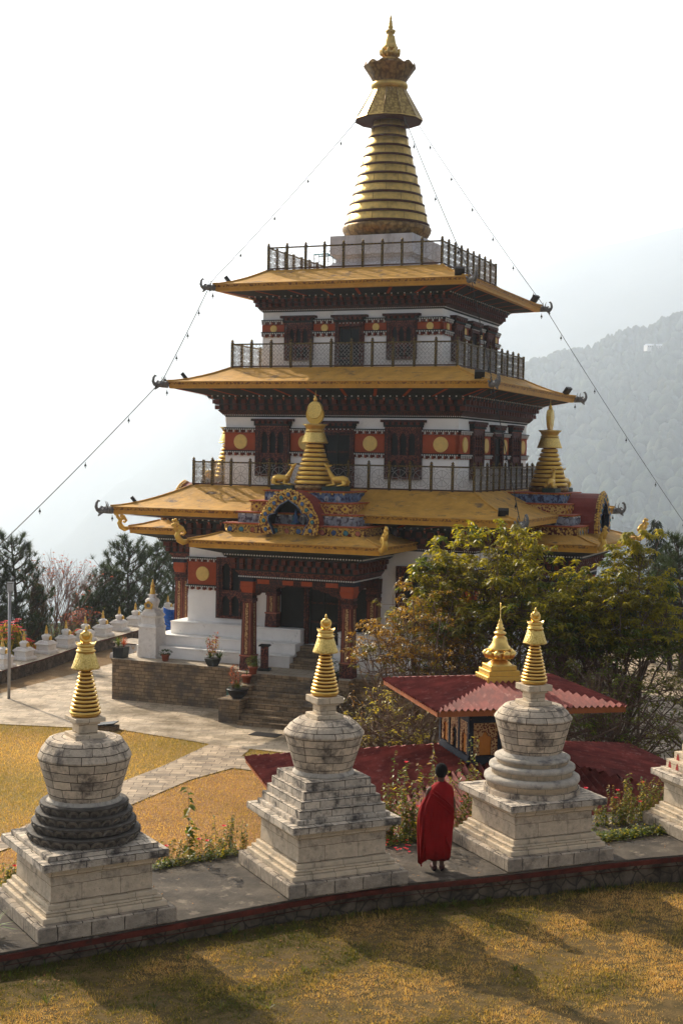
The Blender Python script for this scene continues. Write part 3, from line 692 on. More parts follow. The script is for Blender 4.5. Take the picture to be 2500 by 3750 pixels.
def band(k, xa, xb, za, zb, wp, r, cx=None):
    "ochre panel with gilded disc between two dotted courses"
    M = RZ(k * PI / 2); mb = MB(M); y = -wp
    mb.rect(xa, xb, y - .03, y + .1, za, zb, OCHRE)
    for zt in (zb + .17, za + .02):
        mb.rect(xa - .0, xb + .0, y - .13, y + .1, zt - .03, zt + .01, BLACKW); mb.rect(xa, xb, y - .10, y + .1, zt - .075, zt - .03, BLACKW)
        dots(mb, xa + .03, xb - .03, y - .115, zt - .05, .028, .085)
        n = max(2, int((xb - xa) / .22))
        for i in range(n):
            x = xa + (xb - xa) * (i + .5) / n
            mb.box((x, y - .09, zt - .115), (.045, .07, .075), DOT); mb.box((x + .05, y - .07, zt - .12), (.05, .05, .085), SALMON if i % 2 else BEAMC)
            mb.box((x, y - .05, zt - .12), ((xb - xa) / n - .01, .05, .085), BEAMC)
            mb.box((x + (xb - xa) / n * .3, y - .05, zt - .17), ((xb - xa) / n * .35, .04, .035), SALMON)
    o = tp(mb, 'ochre_band'); c = cx if cx is not None else (xa + xb) / 2
    d = MB(M @ TR(c, y - .03, (za + zb) / 2 + .0) @ Matrix.Rotation(PI / 2, 4, 'X')); d.lathe([(r, 0), (r, .03), (r * .96, .045)], (0, 0, 0), DISC, 28, smooth=False)
    tp(d, 'gilded_disc', o)
for k in (0, 1):
    window(k, -2.60, -1.47, 9.56, 11.21, 3.54); window(k, 1.46, 2.59, 9.56, 11.21, 3.54); door(k, -.56, .56, 9.0, 11.2, 3.54)
    for a, b in ((-3.57, -2.60), (-1.47, -.56), (.56, 1.46), (2.59, 3.57)): band(k, a, b, 10.60, 10.90, 3.54, .135)
    window(k, -3.25, -1.87, 5.25, 7.36, 4.53); window(k, 1.84, 3.22, 5.25, 7.36, 4.53); door(k, -.66, .66, 4.9, 7.3, 4.53)
    for a, b, c in ((-4.56, -3.25, -3.9), (-1.87, -.66, -1.28), (.66, 1.84, 1.25), (3.22, 4.56, 3.9)): band(k, a, b, 6.16, 6.85, 4.53, .275, c)
for k in (0, 1, 3):
    window(k, -4.28, -2.72, .02, 2.25, 5.5, header=False); window(k, 2.72, 4.28, .02, 2.25, 5.5, header=False)
    band(k, -5.52, -4.28, 1.17, 2.04, 5.49, .27); band(k, 4.28, 5.52, 1.17, 2.04, 5.49, .27)
    door(k, -.74, .74, -.7, 1.75, 5.5, header=False)
    for s in (-1, 1): mb = MB(RZ(k * PI / 2)); mb.rect(*sorted((s * .76, s * 1.70)), -5.56, -5.49, -.16, 1.35, GLASS); mb.rect(*sorted((s * .74, s * 1.72)), -5.62, -5.49, 1.35, 1.75, DARKW); dots(mb, *sorted((s * .76, s * 1.70)), -5.63, 1.4, .03, .09); tp(mb, 'side_window')
r3, z3 = cornice(3.54, 11.37, .72); roof(4.92, 12.05, 12.31, 3.42, 12.95, r3, z3); railing(3.42, 12.96, 13.83, 9, 0)
r3, z3 = cornice(4.53, 7.42, 1.0); roof(6.13, 8.41, 8.66, 4.40, 9.25, r3, z3); railing(4.39, 9.25, 10.16, 11, 1)
r3, z3 = cornice(5.47, 2.78, 1.1); roof(7.56, 3.80, 4.07, 5.41, 4.87, r3, z3); railing(5.40, 4.87, 5.77, 14, 0)

# ---- spire
mb = MB(); mb.frus(13.70, 14.42, 1.67, 1.67, CONCW); mb.frus(13.60, 13.70, 1.56, 1.60, CONCW); mb.frus(13.42, 13.60, 1.50, 1.50, CONCW); mb.frus(13.30, 13.42, 1.66, 1.56, CONCW); mb.frus(13.1, 13.30, 1.72, 1.72, CONCW); mb.frus(12.94, 13.1, 1.9, 1.9, CONCW)
base = tp(mb, 'spire_base')
mb = MB(); mb.lathe([(1.45, 0), (1.60, .14), (1.69, .30), (1.72, .44), (1.66, .52)], (0, 0, 14.425), GOLDDK, 48, scal=lambda a, k: .012 * abs(math.sin(a * 12)) if 0 < k < 4 else 0)
z = 14.955; r = 1.66
for i in range(11):
    r = 1.66 - .098 * i; rn = r - .098
    mb.lathe([(r - .02, 0), (r, .02), (r, .085), (r - .05, .10)], (0, 0, z), GROOVE, 48)
    mb.lathe([(r - .055, 0), (r - .07, .03), (rn - .005, .272)], (0, 0, z + .10), GOLDOLD, 48)
    for j in range(8):
        a = j * PI / 4 + i * .37; mb.tube([(math.cos(a) * (r - .058), math.sin(a) * (r - .058), z + .11), (math.cos(a) * (rn + .004), math.sin(a) * (rn + .004), z + .37)], .008, GOLDDK, 3)
    z += .372
mb.lathe([(.58, 0), (.56, .12), (.50, .13), (.50, .4)], (0, 0, z), GOLDDK, 32)
sp = tp(mb, 'spire')
mb = MB(); mb.lathe([(.50, 19.0), (1.29, 18.98), (1.33, 19.02), (1.31, 19.06), (1.22, 19.20), (.66, 20.20), (.60, 20.24)], (0, 0, 0), GOLDDK, 12, smooth=False, a0=.2, ms=[GROOVE, GROOVE, GOLDOLD, GOLDPN, GOLDPN, GOLDOLD])
for j in range(12):
    a = .2 + j * PI / 6; mb.tube([(math.cos(a) * 1.31, math.sin(a) * 1.31, 19.07), (math.cos(a) * .66, math.sin(a) * .66, 20.2)], .014, GOLDDK, 4)
mb.lathe([(.60, 20.22), (.69, 20.27), (.72, 20.36), (.69, 20.45), (.60, 20.50)], (0, 0, 0), GOLDOLD, 32)
n = 12; mb.lathe([(.62, 20.49), (.64, 20.52), (.80, 20.80), (.98, 21.06), (1.0, 21.08), (.92, 21.06), (.7, 21.22), (.35, 21.32), (.14, 21.36), (.12, 21.42)], (0, 0, 0), GOLDDK, 36, smooth=False, scal=lambda a, k: .05 * abs(math.cos(a * 6)) - .02 if 2 <= k <= 5 else 0)
for j in range(12):
    a = j * PI / 6 + .13; p = Vector((math.cos(a) * .98, math.sin(a) * .98, 21.08)); t = Vector((-math.sin(a), math.cos(a), 0))
    mb.face([mb.vert(p - t * .25), mb.vert(p + t * .25), mb.vert(p + t * .14 + Vector((0, 0, .09))), mb.vert(p + Vector((0, 0, .14))), mb.vert(p - t * .14 + Vector((0, 0, .09)))], GOLDDK)
tp(mb, 'umbrella', sp)
mb = MB(); mb.lathe([(.12, 21.38), (.19, 21.40), (.17, 21.44), (.20, 21.48), (.36, 21.60), (.33, 21.66), (.22, 21.70)], (0, 0, 0), GOLDOLD, 32, scal=lambda a, k: .1 * abs(math.sin(a * 5)) if k in (4, 5) else 0)
for j in range(9):
    a = j * 2 * PI / 9; c, s = math.cos(a), math.sin(a)
    mb.tube([(c * .2, s * .2, 21.5), (c * .33, s * .33, 21.6), (c * .36, s * .36, 21.70), (c * .40, s * .40, 21.78)], [.05, .095, .07, .01], GOLDOLD, 6)
mb.lathe([(.20, 21.70), (.29, 21.78), (.31, 21.83), (.25, 21.93), (.205, 22.08), (.175, 22.27), (.14, 22.30), (.09, 22.33), (.16, 22.38), (.20, 22.46), (.19, 22.50), (.10, 22.51), (.07, 22.54), (.10, 22.60), (.10, 22.66), (.06, 22.71), (.09, 22.75), (.06, 22.79), (.075, 22.83), (.04, 22.88), (.05, 22.93), (.055, 22.97), (.02, 23.05), (.008, 23.1), (.004, 23.3)], (0, 0, 0), GOLDOLD, 20)
tp(mb, 'finial', sp)
# turquoise ladder rail on the topmost floor
mb = MB()
for dy in (-.25, .25): mb.tube([(-2.6, -.8 + dy, 13.85), (-2.0, -.8 + dy, 13.85), (-.9, -.8 + dy, 13.1)], .03, TURQ, 5)
for i in range(9): mb.tube([(-2.6 + i * .2, -1.05, 13.0), (-2.6 + i * .2, -1.05, 13.85 - max(0, i - 3) * .136)], .012, RAILP, 4)
tp(mb, 'ladder_rail')

# ---- dragon headed eave corners and lamps
def makara():
    m = MB()
    m.tube([(-.12, 0, -.02), (.05, 0, 0), (.2, 0, .02), (.34, 0, 0), (.42, 0, -.08)], [.11, .12, .125, .10, .05], STATUEG, 8)
    m.tube([(.32, 0, .02), (.45, 0, .02), (.5, 0, .13), (.48, 0, .27), (.42, 0, .36), (.36, 0, .33)], [.09, .075, .06, .05, .04, .03], STATUEG, 7)
    m.tube([(.26, 0, -.05), (.38, 0, -.15), (.42, 0, -.2)], [.06, .045, .02], STATUEG, 6)
    for s in (-1, 1):
        m.tube([(.12, s * .09, .08), (.08, s * .13, .2), (.14, s * .12, .34)], [.03, .022, .006], STATUEG, 5)
        m.ball((.28, s * .09, .07), .04, DOT, 6, 4)
        m.tube([(.05, s * .12, .02), (-.02, s * .16, .12), (-.1, s * .13, .1)], [.05, .035, .01], STATUEG, 5)
    m.ball((.3, 0, .1), .07, STATUEG, 7, 5)
    return m
mk = None
for (s, z, sc_) in ((4.97, 12.17, .88), (6.2, 8.53, .92), (7.62, 3.92, 1.0)):
    for i, (a, b, r) in enumerate(((-1, -1, -135), (1, -1, -45), (1, 1, 45), (-1, 1, 135))):
        if mk is None: mk = makara().build('makara_head', temple); o = mk
        else: o = mk.copy(); C.objects.link(o); o.parent = temple
        o.location = (a * s, b * s, z + 1.42); o.rotation_euler = (0, 0, R(r)); o.scale = (sc_,) * 3
bl = None
def bell_mb():
    m = MB(); m.lathe([(.045, -.10), (.036, -.05), (.024, -.02), (.012, 0), (.008, .06)], (0, 0, 0), LAMPB, 8); m.box((0, 0, -.14), (.02, .02, .05), LAMPB); return m
for (s, z) in ((4.95, 12.02), (6.15, 8.38), (7.55, 3.77)):
    for (a, b) in ((-1, -1), (1, -1), (1, 1)):
        if bl is None: bl = bell_mb().build('corner_bell', temple); o = bl
        else: o = bl.copy(); C.objects.link(o); o.parent = temple
        o.location = (a * s, b * s, z + 1.42 - .08)
fl = None
def flood():
    m = MB(Matrix.Rotation(R(-38), 4, 'X')); m.box((0, 0, .18), (.34, .12, .30), LAMPB); m.box((0, -.064, .18), (.30, .01, .26), LAMPG); m.box((0, .02, 0), (.1, .06, .1), LAMPB); return m
for (s, z, k) in ((4.55, 12.33, 0), (5.7, 8.68, 0), (7.0, 4.1, 0)):
    for i, (x, y, r) in enumerate(((-s, -s + .25, 120), (s - .12, -s + .05, 200), (s + .2, s - .3, 250))):
        if fl is None: fl = flood().build('floodlight', temple); o = fl
        else: o = fl.copy(); C.objects.link(o); o.parent = temple
        o.location = (x, y, z + 1.42 + .05); o.rotation_euler = (0, 0, R(r))

# ---- porches with the stepped shrine above
def scroll():
    m = MB(); P = []
    m.tube([(0, 0, 0), (.12, 0, -.03), (.24, 0, .04), (.30, 0, .16), (.25, 0, .29), (.13, 0, .32), (.08, 0, .24), (.13, 0, .18), (.18, 0, .22)], [.06, .085, .09, .08, .065, .06, .05, .04, .03], GOLDP, 7)
    m.tube([(.28, 0, .26), (.36, 0, .36), (.37, 0, .48), (.28, 0, .52), (.26, 0, .45), (.31, 0, .43)], [.05, .055, .05, .045, .035, .02], GOLDP, 6)
    for p, r in (((.22, 0, .38), .07), ((.42, 0, .44), .05), ((.41, 0, .56), .045), ((.34, 0, .58), .05), ((.16, 0, .36), .055)): m.ball(p, r, GOLDP, 7, 5, (1, .7, 1))
    return m
SCR = None
def column(q, x, y, z0, z1, w0, w1):
    "painted tapering column"
    q.frus(z0, z0 + .5, w0 + .03, w0 + .01, REDW, (x, y)); q.frus(z0 + .48, z0 + .53, w0 + .035, w0 + .035, SALMON, (x, y))
    q.frus(z0 + .53, z1 - .32, w0 - .005, w1, BEAMC, (x, y))
    for sx, sy in ((0, -1), (1, 0), (0, 1), (-1, 0)):
        for t in (-.62, 0, .62):
            m_ = FLORAL if t == 0 else (SALMON)
            ww = .055 if t == 0 else .012
            a = [];
            for zz, wv in ((z0 + .56, w0 - .005), (z1 - .36, w1)):
                d = wv + .006; c = t * wv
                for e in (-ww, ww):
                    a.append(q.vert((x + (c + e if sy else sx * d), y + (c + e if sx else sy * d), zz)))
            q.face((a[0], a[1], a[3], a[2]), m_)
    q.frus(z1 - .32, z1 - .2, w1 + .03, w1 + .03, REDW, (x, y)); q.frus(z1 - .2, z1 - .08, w1 + .01, w1 + .01, DARKW, (x, y)); q.frus(z1 - .08, z1, w1 + .04, w1 + .04, REDW, (x, y))
def porch(k):
    global SCR
    M = RZ(k * PI / 2); cap = 1.27
    for x in (-1.86, 1.86):
        mb = MB(M); column(mb, x, -7.8, -1.42, cap, .215, .185)
        mb.frus(cap, cap + .22, .20, .26, OCHRE, (x, -7.8)); mb.frus(cap + .22, cap + .40, .24, .24, OCHRE, (x, -7.8)); mb.frus(cap + .40, cap + .54, .28, .28, NAVY, (x, -7.8))
        tp(mb, 'porch_column', bevel=.008)
        mb = MB(M); column(mb, x * 1.04, -5.68, -.15, cap + .05, .2, .19); mb.frus(cap + .05, cap + .5, .22, .24, DARKW, (x * 1.04, -5.68)); tp(mb, 'wall_column')
    mb = MB(M)   # beam with scrolled brackets
    mb.rect(-1.56, 1.56, -7.93, -7.67, 1.55, 1.79, DARKW)
    for a, b in ((-1.5, -1.05), (-.55, -.15), (.15, .55), (1.05, 1.5)): mb.rect(a, b, -7.945, -7.93, 1.6, 1.75, OCHRE)
    for s in (-1, 1):
        pts = [(0, 0), (1.12, 0), (1.0, -.07), (.86, -.06), (.72, -.14), (.5, -.16), (.36, -.26), (.22, -.26), (.12, -.36), (0, -.38)]
        mb.ext([(s * (-1.62 + x), 1.548 + z) for x, z in (pts if s > 0 else pts[::-1])], (0, -7.72, 0), (1, 0, 0), (0, 0, 1), (0, -1, 0), .12, DARKW)
        mb.ext([(-7.58 + x * .9, 1.548 + z) for x, z in pts], (s * 1.80, 0, 0), (0, 1, 0), (0, 0, 1), (s, 0, 0), .12, DARKW)
        mb.rect(*sorted((s * 1.74, s * 1.98)), -7.5, -5.49, 1.55, 1.79, DARKW)
    dots(mb, -2.12, 2.12, -8.10, 1.845, .03, .085)
    for s in (-1, 1): dots(mb_side(mb, TR(0, 0) @ Matrix.Rotation(s * PI / 2, 4, 'Z') @ TR(0, 0)), *sorted((-s * -8.1, -s * -5.5)) if False else (sorted((s * -8.05, s * -5.55))), -2.14, 1.845, .03, .085)
    def ring(z0, z1, ex0, ex1, m):     # courses open at the back
        x0, x1 = 2.1 + ex0, 2.1 + ex1; y0, y1 = -8.05 - ex0, -8.05 - ex1; yb = -5.49
        a = [mb.vert(p) for p in ((-x0, yb, z0), (-x0, y0, z0), (x0, y0, z0), (x0, yb, z0), (-x1, yb, z1), (-x1, y1, z1), (x1, y1, z1), (x1, yb, z1))]
        for i in range(3): mb.face((a[i], a[i + 1], a[5 + i], a[4 + i]), m)
        mb.face(a[4:8], m); mb.face(a[3::-1], m)
    ring(1.79, 1.83, -.02, -.02, BLACKW); ring(1.83, 1.875, .02, .02, BLACKW); ring(1.875, 2.05, .02, .14, REDW); ring(2.05, 2.10, .14, .14, BLACKW)
    def beams(z, h, ex, off):
        x = 2.1 + ex; y = -8.05 - ex; n = 15
        for i in range(n + (0 if off else 1)):
            mb.box((-x + .05 + (2 * x - .1) * (i + (.5 if off else 0)) / n, y + .04, z + h / 2), (.15, .16, h - .03), BEAMC)
        for s in (-1, 1):
            for i in range(9): mb.box((s * (x - .04), -5.6 - (i + (.5 if off else 0)) * (-y - 5.7) / 9, z + h / 2), (.16, .15, h - .03), BEAMC)
    ring(2.10, 2.28, .12, .12, BLACKW); beams(2.10, .18, .2, 0); ring(2.28, 2.31, .24, .24, DARKW)
    ring(2.31, 2.49, .22, .22, BLACKW); beams(2.31, .18, .32, 1); ring(2.49, 2.53, .36, .36, DARKW)
    ring(2.53, 2.66, .42, .48, BLACKW); dots(mb, -2.55, 2.55, -8.56, 2.62, .03, .1)
    for s in (-1, 1): dots(mb_side(mb, Matrix.Rotation(s * PI / 2, 4, 'Z')), *sorted((s * -8.5, s * -5.6)), -2.60, 2.62, .03, .1)
    tp(mb, 'porch_beam')
    mb = MB(M)
    def rr(z0, z1, x0, y0, x1, y1, m, yb=-5.49):
        a = [mb.vert(p) for p in ((-x0, yb, z0), (-x0, y0, z0), (x0, y0, z0), (x0, yb, z0), (-x1, yb, z1), (-x1, y1, z1), (x1, y1, z1), (x1, yb, z1))]
        for i in range(3): mb.face((a[i], a[i + 1], a[5 + i], a[4 + i]), m)
        mb.face(a[4:8], m); mb.face(a[3::-1], m)
    rr(2.66, 2.85, 2.62, -8.57, 3.40, -9.20, BLACKW); rr(2.85, 2.98, 3.46, -9.25, 3.47, -9.26, TRIM2); rr(2.98, 3.0, 3.5, -9.29, 3.5, -9.29, TRIM2); rr(3.0, 3.09, 3.48, -9.27, 3.49, -9.28, TRIM); rr(3.09, 3.12, 3.53, -9.32, 3.53, -9.32, ROOF)
    prev = None; n = 6
    for i in range(n + 1):
        t = i / n; x = 3.51 - .92 * t; y = -9.30 + .90 * t; z = 3.124 + .25 * t ** 1.4
        if prev: 
            X, Y, Z = prev; sg = 10
            for j in range(sg):
                f, g = -1 + 2 * j / sg, -1 + 2 * (j + 1) / sg
                mb.quad([(f * X, Y, Z), (g * X, Y, Z), (g * x, y, z), (f * x, y, z)], ROOF, True)
            for s in (-1, 1):
                for j in range(5):
                    f, g = j / 5, (j + 1) / 5
                    mb.quad([(s * X, Y + (-5.49 - Y) * f, Z), (s * X, Y + (-5.49 - Y) * g, Z), (s * x, y + (-5.49 - y) * g, z), (s * x, y + (-5.49 - y) * f, z)], ROOF, True)
        prev = (x, y, z)
    for s in (-1, 1): mb.tube([(s * 3.51, -9.3, 3.14), (s * 3.05, -8.85, 3.24), (s * 2.6, -8.4, 3.38)], .03, ROOF, 5)
    ro = tp(mb, 'porch_roof')
    for s in (-1, 1):
        P = M @ Vector((s * 3.50, -9.29, 3.05 + 1.42))
        if SCR is None: SCR = scroll().build('scroll_ornament', ro); o = SCR
        else: o = SCR.copy(); C.objects.link(o); o.parent = ro
        o.location = P; o.rotation_euler = (0, 0, k * PI / 2 + (R(-135) if s < 0 else R(-45))); o.scale = (1.25,) * 3
    # stepped throne
    mb = MB(M)
    for z0, z1, x, y, m in ((3.30, 3.67, 2.57, -8.38, SWIRL), (3.70, 4.05, 2.22, -8.06, GREYV), (4.08, 4.43, 1.88, -7.76, REDB), (4.46, 4.80, 1.48, -7.50, BLUEP)):
        mb.rect(-x, x, y, -5.2, z0, z1, m); mb.rect(-x - .05, x + .05, y - .05, -5.2, z1, z1 + .035, OCHRE, SALMON)
        mb.rect(-x - .025, x + .025, y - .025, -5.2, z1 - .03, z1 - .002, TRIM)
        n = int(2 * x / .42)
        for i in range(n):
            X = -x + 2 * x * (i + .5) / n
            if m is SWIRL: mb.ball((X, y - .01, (z0 + z1) / 2), .09, (BLUEJ, TEAL, SALMON)[i % 3], 8, 5, (1, .4, 1)); mb.tube([(X + .13 * math.cos(t), y - .02, (z0 + z1) / 2 + .13 * math.sin(t)) for t in [j * .7 for j in range(8)]], .02, GOLDP, 4)
            elif m is GREYV: mb.ball((X, y - .01, (z0 + z1) / 2 - .01), .13, GREYV, 9, 6, (.9, .45, 1)); mb.box((X, y - .03, z1 - .06), (.1, .05, .04), DOT)
            elif m is BLUEP:
                mb.ext([(-.15, 0), (.15, 0), (.16, .17), (.08, .27), (0, .32), (-.08, .27), (-.16, .17)], (X, y, z0 + .01), (1, 0, 0), (0, 0, 1), (0, -1, 0), .03, BLUEP); mb.ball((X, y - .03, z0 + .12), .09, GREYV, 7, 4, (1, .3, 1.2)); mb.box((X + .21, y - .03, z1 - .05), (.05, .04, .06), GOLDP)
            else: mb.ext([(-.17, 0), (0, -.13), (.17, 0), (0, .13)], (X, y, (z0 + z1) / 2), (1, 0, 0), (0, 0, 1), (0, -1, 0), .04, GOLDP); mb.ball((X, y - .04, (z0 + z1) / 2), .05, MAROON, 6, 4)
        for s in (-1, 1):
            nn = 6
            for i in range(nn):
                Y = y + .2 + i * .4
                if m is BLUEP: mb.ball((s * (x + .01), Y, z0 + .15), .12, BLUEP, 7, 5, (.3, 1, 1.2))
                elif m is GREYV: mb.ball((s * (x + .01), Y, z0 + .17), .12, GREYV, 7, 5, (.4, 1, 1))
    tp(mb, 'shrine_throne', bevel=.01)
    # arched niche
    def path(sc_, dz=0.):
        h = [(1.0, 3.39), (1.05, 3.62), (1.06, 3.85), (1.0, 4.05), (.88, 4.22), (.80, 4.40), (.66, 4.56), (.46, 4.72), (.22, 4.83), (0, 4.90)]
        h = [(x * sc_, 3.39 + (z - 3.39) * sc_) for x, z in h]; return [(-x, z) for x, z in h] + [(x, z) for x, z in h[::-1][1:]]
    inn = [(.52, 3.39), (.60, 3.6), (.70, 3.78), (.74, 3.92), (.68, 4.03), (.48, 4.08), (.44, 4.2), (.30, 4.36), (.12, 4.46), (0, 4.54)]
    inn = [(-x, z) for x, z in inn] + [(x, z) for x, z in inn[::-1][1:]]
    mb = MB(M); outp = path(1.0)
    mb.ringext(outp, inn, (0, -8.62, 0), (1, 0, 0), (0, 0, 1), (0, -1, 0), .16, SWIRL, NAVY, closed=False)
    inb = [(x * 1.05, 3.39 + (z - 3.39) * 1.03) for x, z in inn]
    mb.ringext(inb, inn, (0, -8.775, 0), (1, 0, 0), (0, 0, 1), (0, -1, 0), .03, BLUEP, BLUEP, closed=False)
    for i in range(13):
        t = (i + .5) / 13 * (len(outp) - 1); j = int(t); f = t - j
        a = Vector(outp[j]).lerp(Vector(outp[j + 1]), f); b = Vector(inn[j]).lerp(Vector(inn[min(j + 1, len(inn) - 1)]), f); c = a.lerp(b, .48)
        mb.ball((c.x, -8.80, c.y), .07, (BLUEJ, TEAL)[i % 2], 8, 5, (1, .5, 1))
        mb.tube([(c.x + .105 * math.cos(q), -8.79, c.y + .105 * math.sin(q)) for q in [jj * .8 for jj in range(7)]], .018, GOLDP, 4)
    for i in range(34):
        t = (i + .5) / 34 * (len(outp) - 1); j = int(t); a = Vector(outp[j]).lerp(Vector(outp[j + 1]), t - j); mb.ball((a.x, -8.72, a.y), .05, GOLDP, 6, 4)
    ni = tp(mb, 'arched_niche')
    mb = MB(M); pv = path(.95); mb.ringext(pv, [(x * .82, 3.39 + (z - 3.39) * .86) for x, z in pv], (0, -8.60, 0), (1, 0, 0), (0, 0, 1), (0, 1, 0), 2.1, MAROON, BLACK, closed=False)
    mb.ext([(x * .9, 3.39 + (z - 3.39) * .92) for x, z in pv], (0, -7.9, 0), (1, 0, 0), (0, 0, 1), (0, -1, 0), .02, BLACK)
    tp(mb, 'vault', ni)
    mb = MB(M)
    for x, zz, s, m in ((-.05, 3.45, .9, TEAL), (.3, 3.45, .6, GREYV), (-.3, 3.42, .55, GREYV), (.02, 3.75, .7, BLUEJ)):
        mb.lathe([(.2 * s, 0), (.22 * s, .06 * s), (.1 * s, .14 * s), (.13 * s, .3 * s), (.06 * s, .42 * s), (.075 * s, .5 * s), (.05 * s, .58 * s), (.01, .68 * s)], (x, -8.2, zz), m, 10, sy=.6)
    mb.rect(-.7, .7, -8.3, -8.0, 3.38, 3.46, TEAL)
    tp(mb, 'niche_figures', ni)
    # small stupa on the throne
    mb = MB(M @ TR(0, -6.65, 0)); 
    mb.lathe([(.66, 4.83), (.72, 4.87), (.74, 4.93), (.72, 5.0), (.66, 5.03)], (0, 0, 0), GOLDDK, 40, scal=lambda a, k: .02 * abs(math.sin(a * 12)))
    z = 5.03; n = 9
    for i in range(n):
        r = .70 - (.70 - .27) * i / n; rn = .70 - (.70 - .27) * (i + 1) / n
        mb.lathe([(r - .05, 0), (r - .05, .035)], (0, 0, z), GROOVE, 36); mb.lathe([(r - .02, 0), (r + .01, .012), (rn + .022, .118), (rn, .125)], (0, 0, z + .03), GOLDP, 36); z += .157
    mb.lathe([(.24, 0), (.23, .05)], (0, 0, z), GROOVE, 24)
    st = tp(mb, 'rooftop_stupa')
    mb = MB(M @ TR(0, -6.65, 0)); mb.lathe([(.24, 6.47), (.45, 6.47), (.47, 6.50), (.44, 6.55), (.34, 6.84), (.30, 6.86)], (0, 0, 0), GOLDC, 24, smooth=False)
    mb.lathe([(.28, 6.86), (.34, 6.87), (.345, 6.90), (.33, 6.93), (.29, 6.94), (.30, 6.95), (.36, 7.06), (.43, 7.13), (.38, 7.12), (.2, 7.15)], (0, 0, 0), GOLDOLD, 24, scal=lambda a, k: .05 * abs(math.sin(a * 6)) if k in (7,) else 0)
    tp(mb, 'umbrella', st)
    MD = M @ TR(0, -6.65, 0) @ Matrix.Rotation(PI / 2, 4, 'X')
    mb = MB(MD); N = 28
    mb.lathe([(.325, -.06), (.33, -.04), (.33, .04), (.325, .06)], (0, 7.46, 0), GOLDP, N, smooth=False, sy=1.05)
    mb.lathe([(.265, -.09), (.275, -.07), (.275, .07), (.265, .09)], (0, 7.62, 0), GOLDC, N, smooth=False, sy=1.1)
    mb.M = M @ TR(0, -6.65, 0); mb.lathe([(.03, 7.90), (.07, 7.95), (.075, 8.0), (.04, 8.06), (.01, 8.1), (.004, 8.3)], (0, 0, 0), GOLDP, 12)
    tp(mb, 'sun_and_moon', st)
    for s in (-1, 1):
        D = M @ TR(s * 1.0, -7.0, 4.84) @ Matrix.Scale(s * 1, 4, (1, 0, 0))
        d = MB(D); d.rect(-.46, .40, -.24, .24, 0, .15, GREENB); dm = d
        d = MB(D @ TR(0, 0, .15)); G = GOLDP
        # body lying, head raised towards the stupa (towards -x in its own frame)
        d.tube([(.40, 0, .17), (.36, 0, .20), (.22, 0, .235), (.05, 0, .23), (-.10, 0, .235), (-.18, 0, .26)], [.06, .125, .15, .135, .13, .10], G, 12)
        d.tube([(-.12, 0, .26), (-.20, 0, .36), (-.27, 0, .48), (-.33, 0, .60), (-.36, 0, .66)], [.115, .09, .065, .052, .05], G, 10)
        d.tube([(-.30, 0, .63), (-.37, 0, .68), (-.43, 0, .73), (-.47, 0, .77)], [.05, .062, .045, .022], G, 10)
        for t in (-1, 1):
            d.tube([(-.31, t * .04, .68), (-.26, t * .09, .72), (-.22, t * .11, .72)], [.02, .03, .005], G, 6)
            d.tube([(.28, t * .09, .17), (.34, t * .14, .08), (.22, t * .15, .045), (.05, t * .15, .03)], [.10, .07, .04, .025], G, 8)
            d.tube([(-.10, t * .08, .16), (-.05, t * .12, .07), (-.20, t * .12, .045), (-.34, t * .11, .03), (-.28, t * .11, .025)], [.07, .05, .035, .03, .02], G, 8)
        d.tube([(.42, 0, .22), (.47, 0, .16), (.46, 0, .1)], [.03, .03, .01], G, 6)
        do = tp(d, 'deer_statue', st); tp(dm, 'statue_base', do)
for k in (0, 1, 3): porch(k)

REDNICHE = mat('red_niche', (.30, .035, .03), .7)
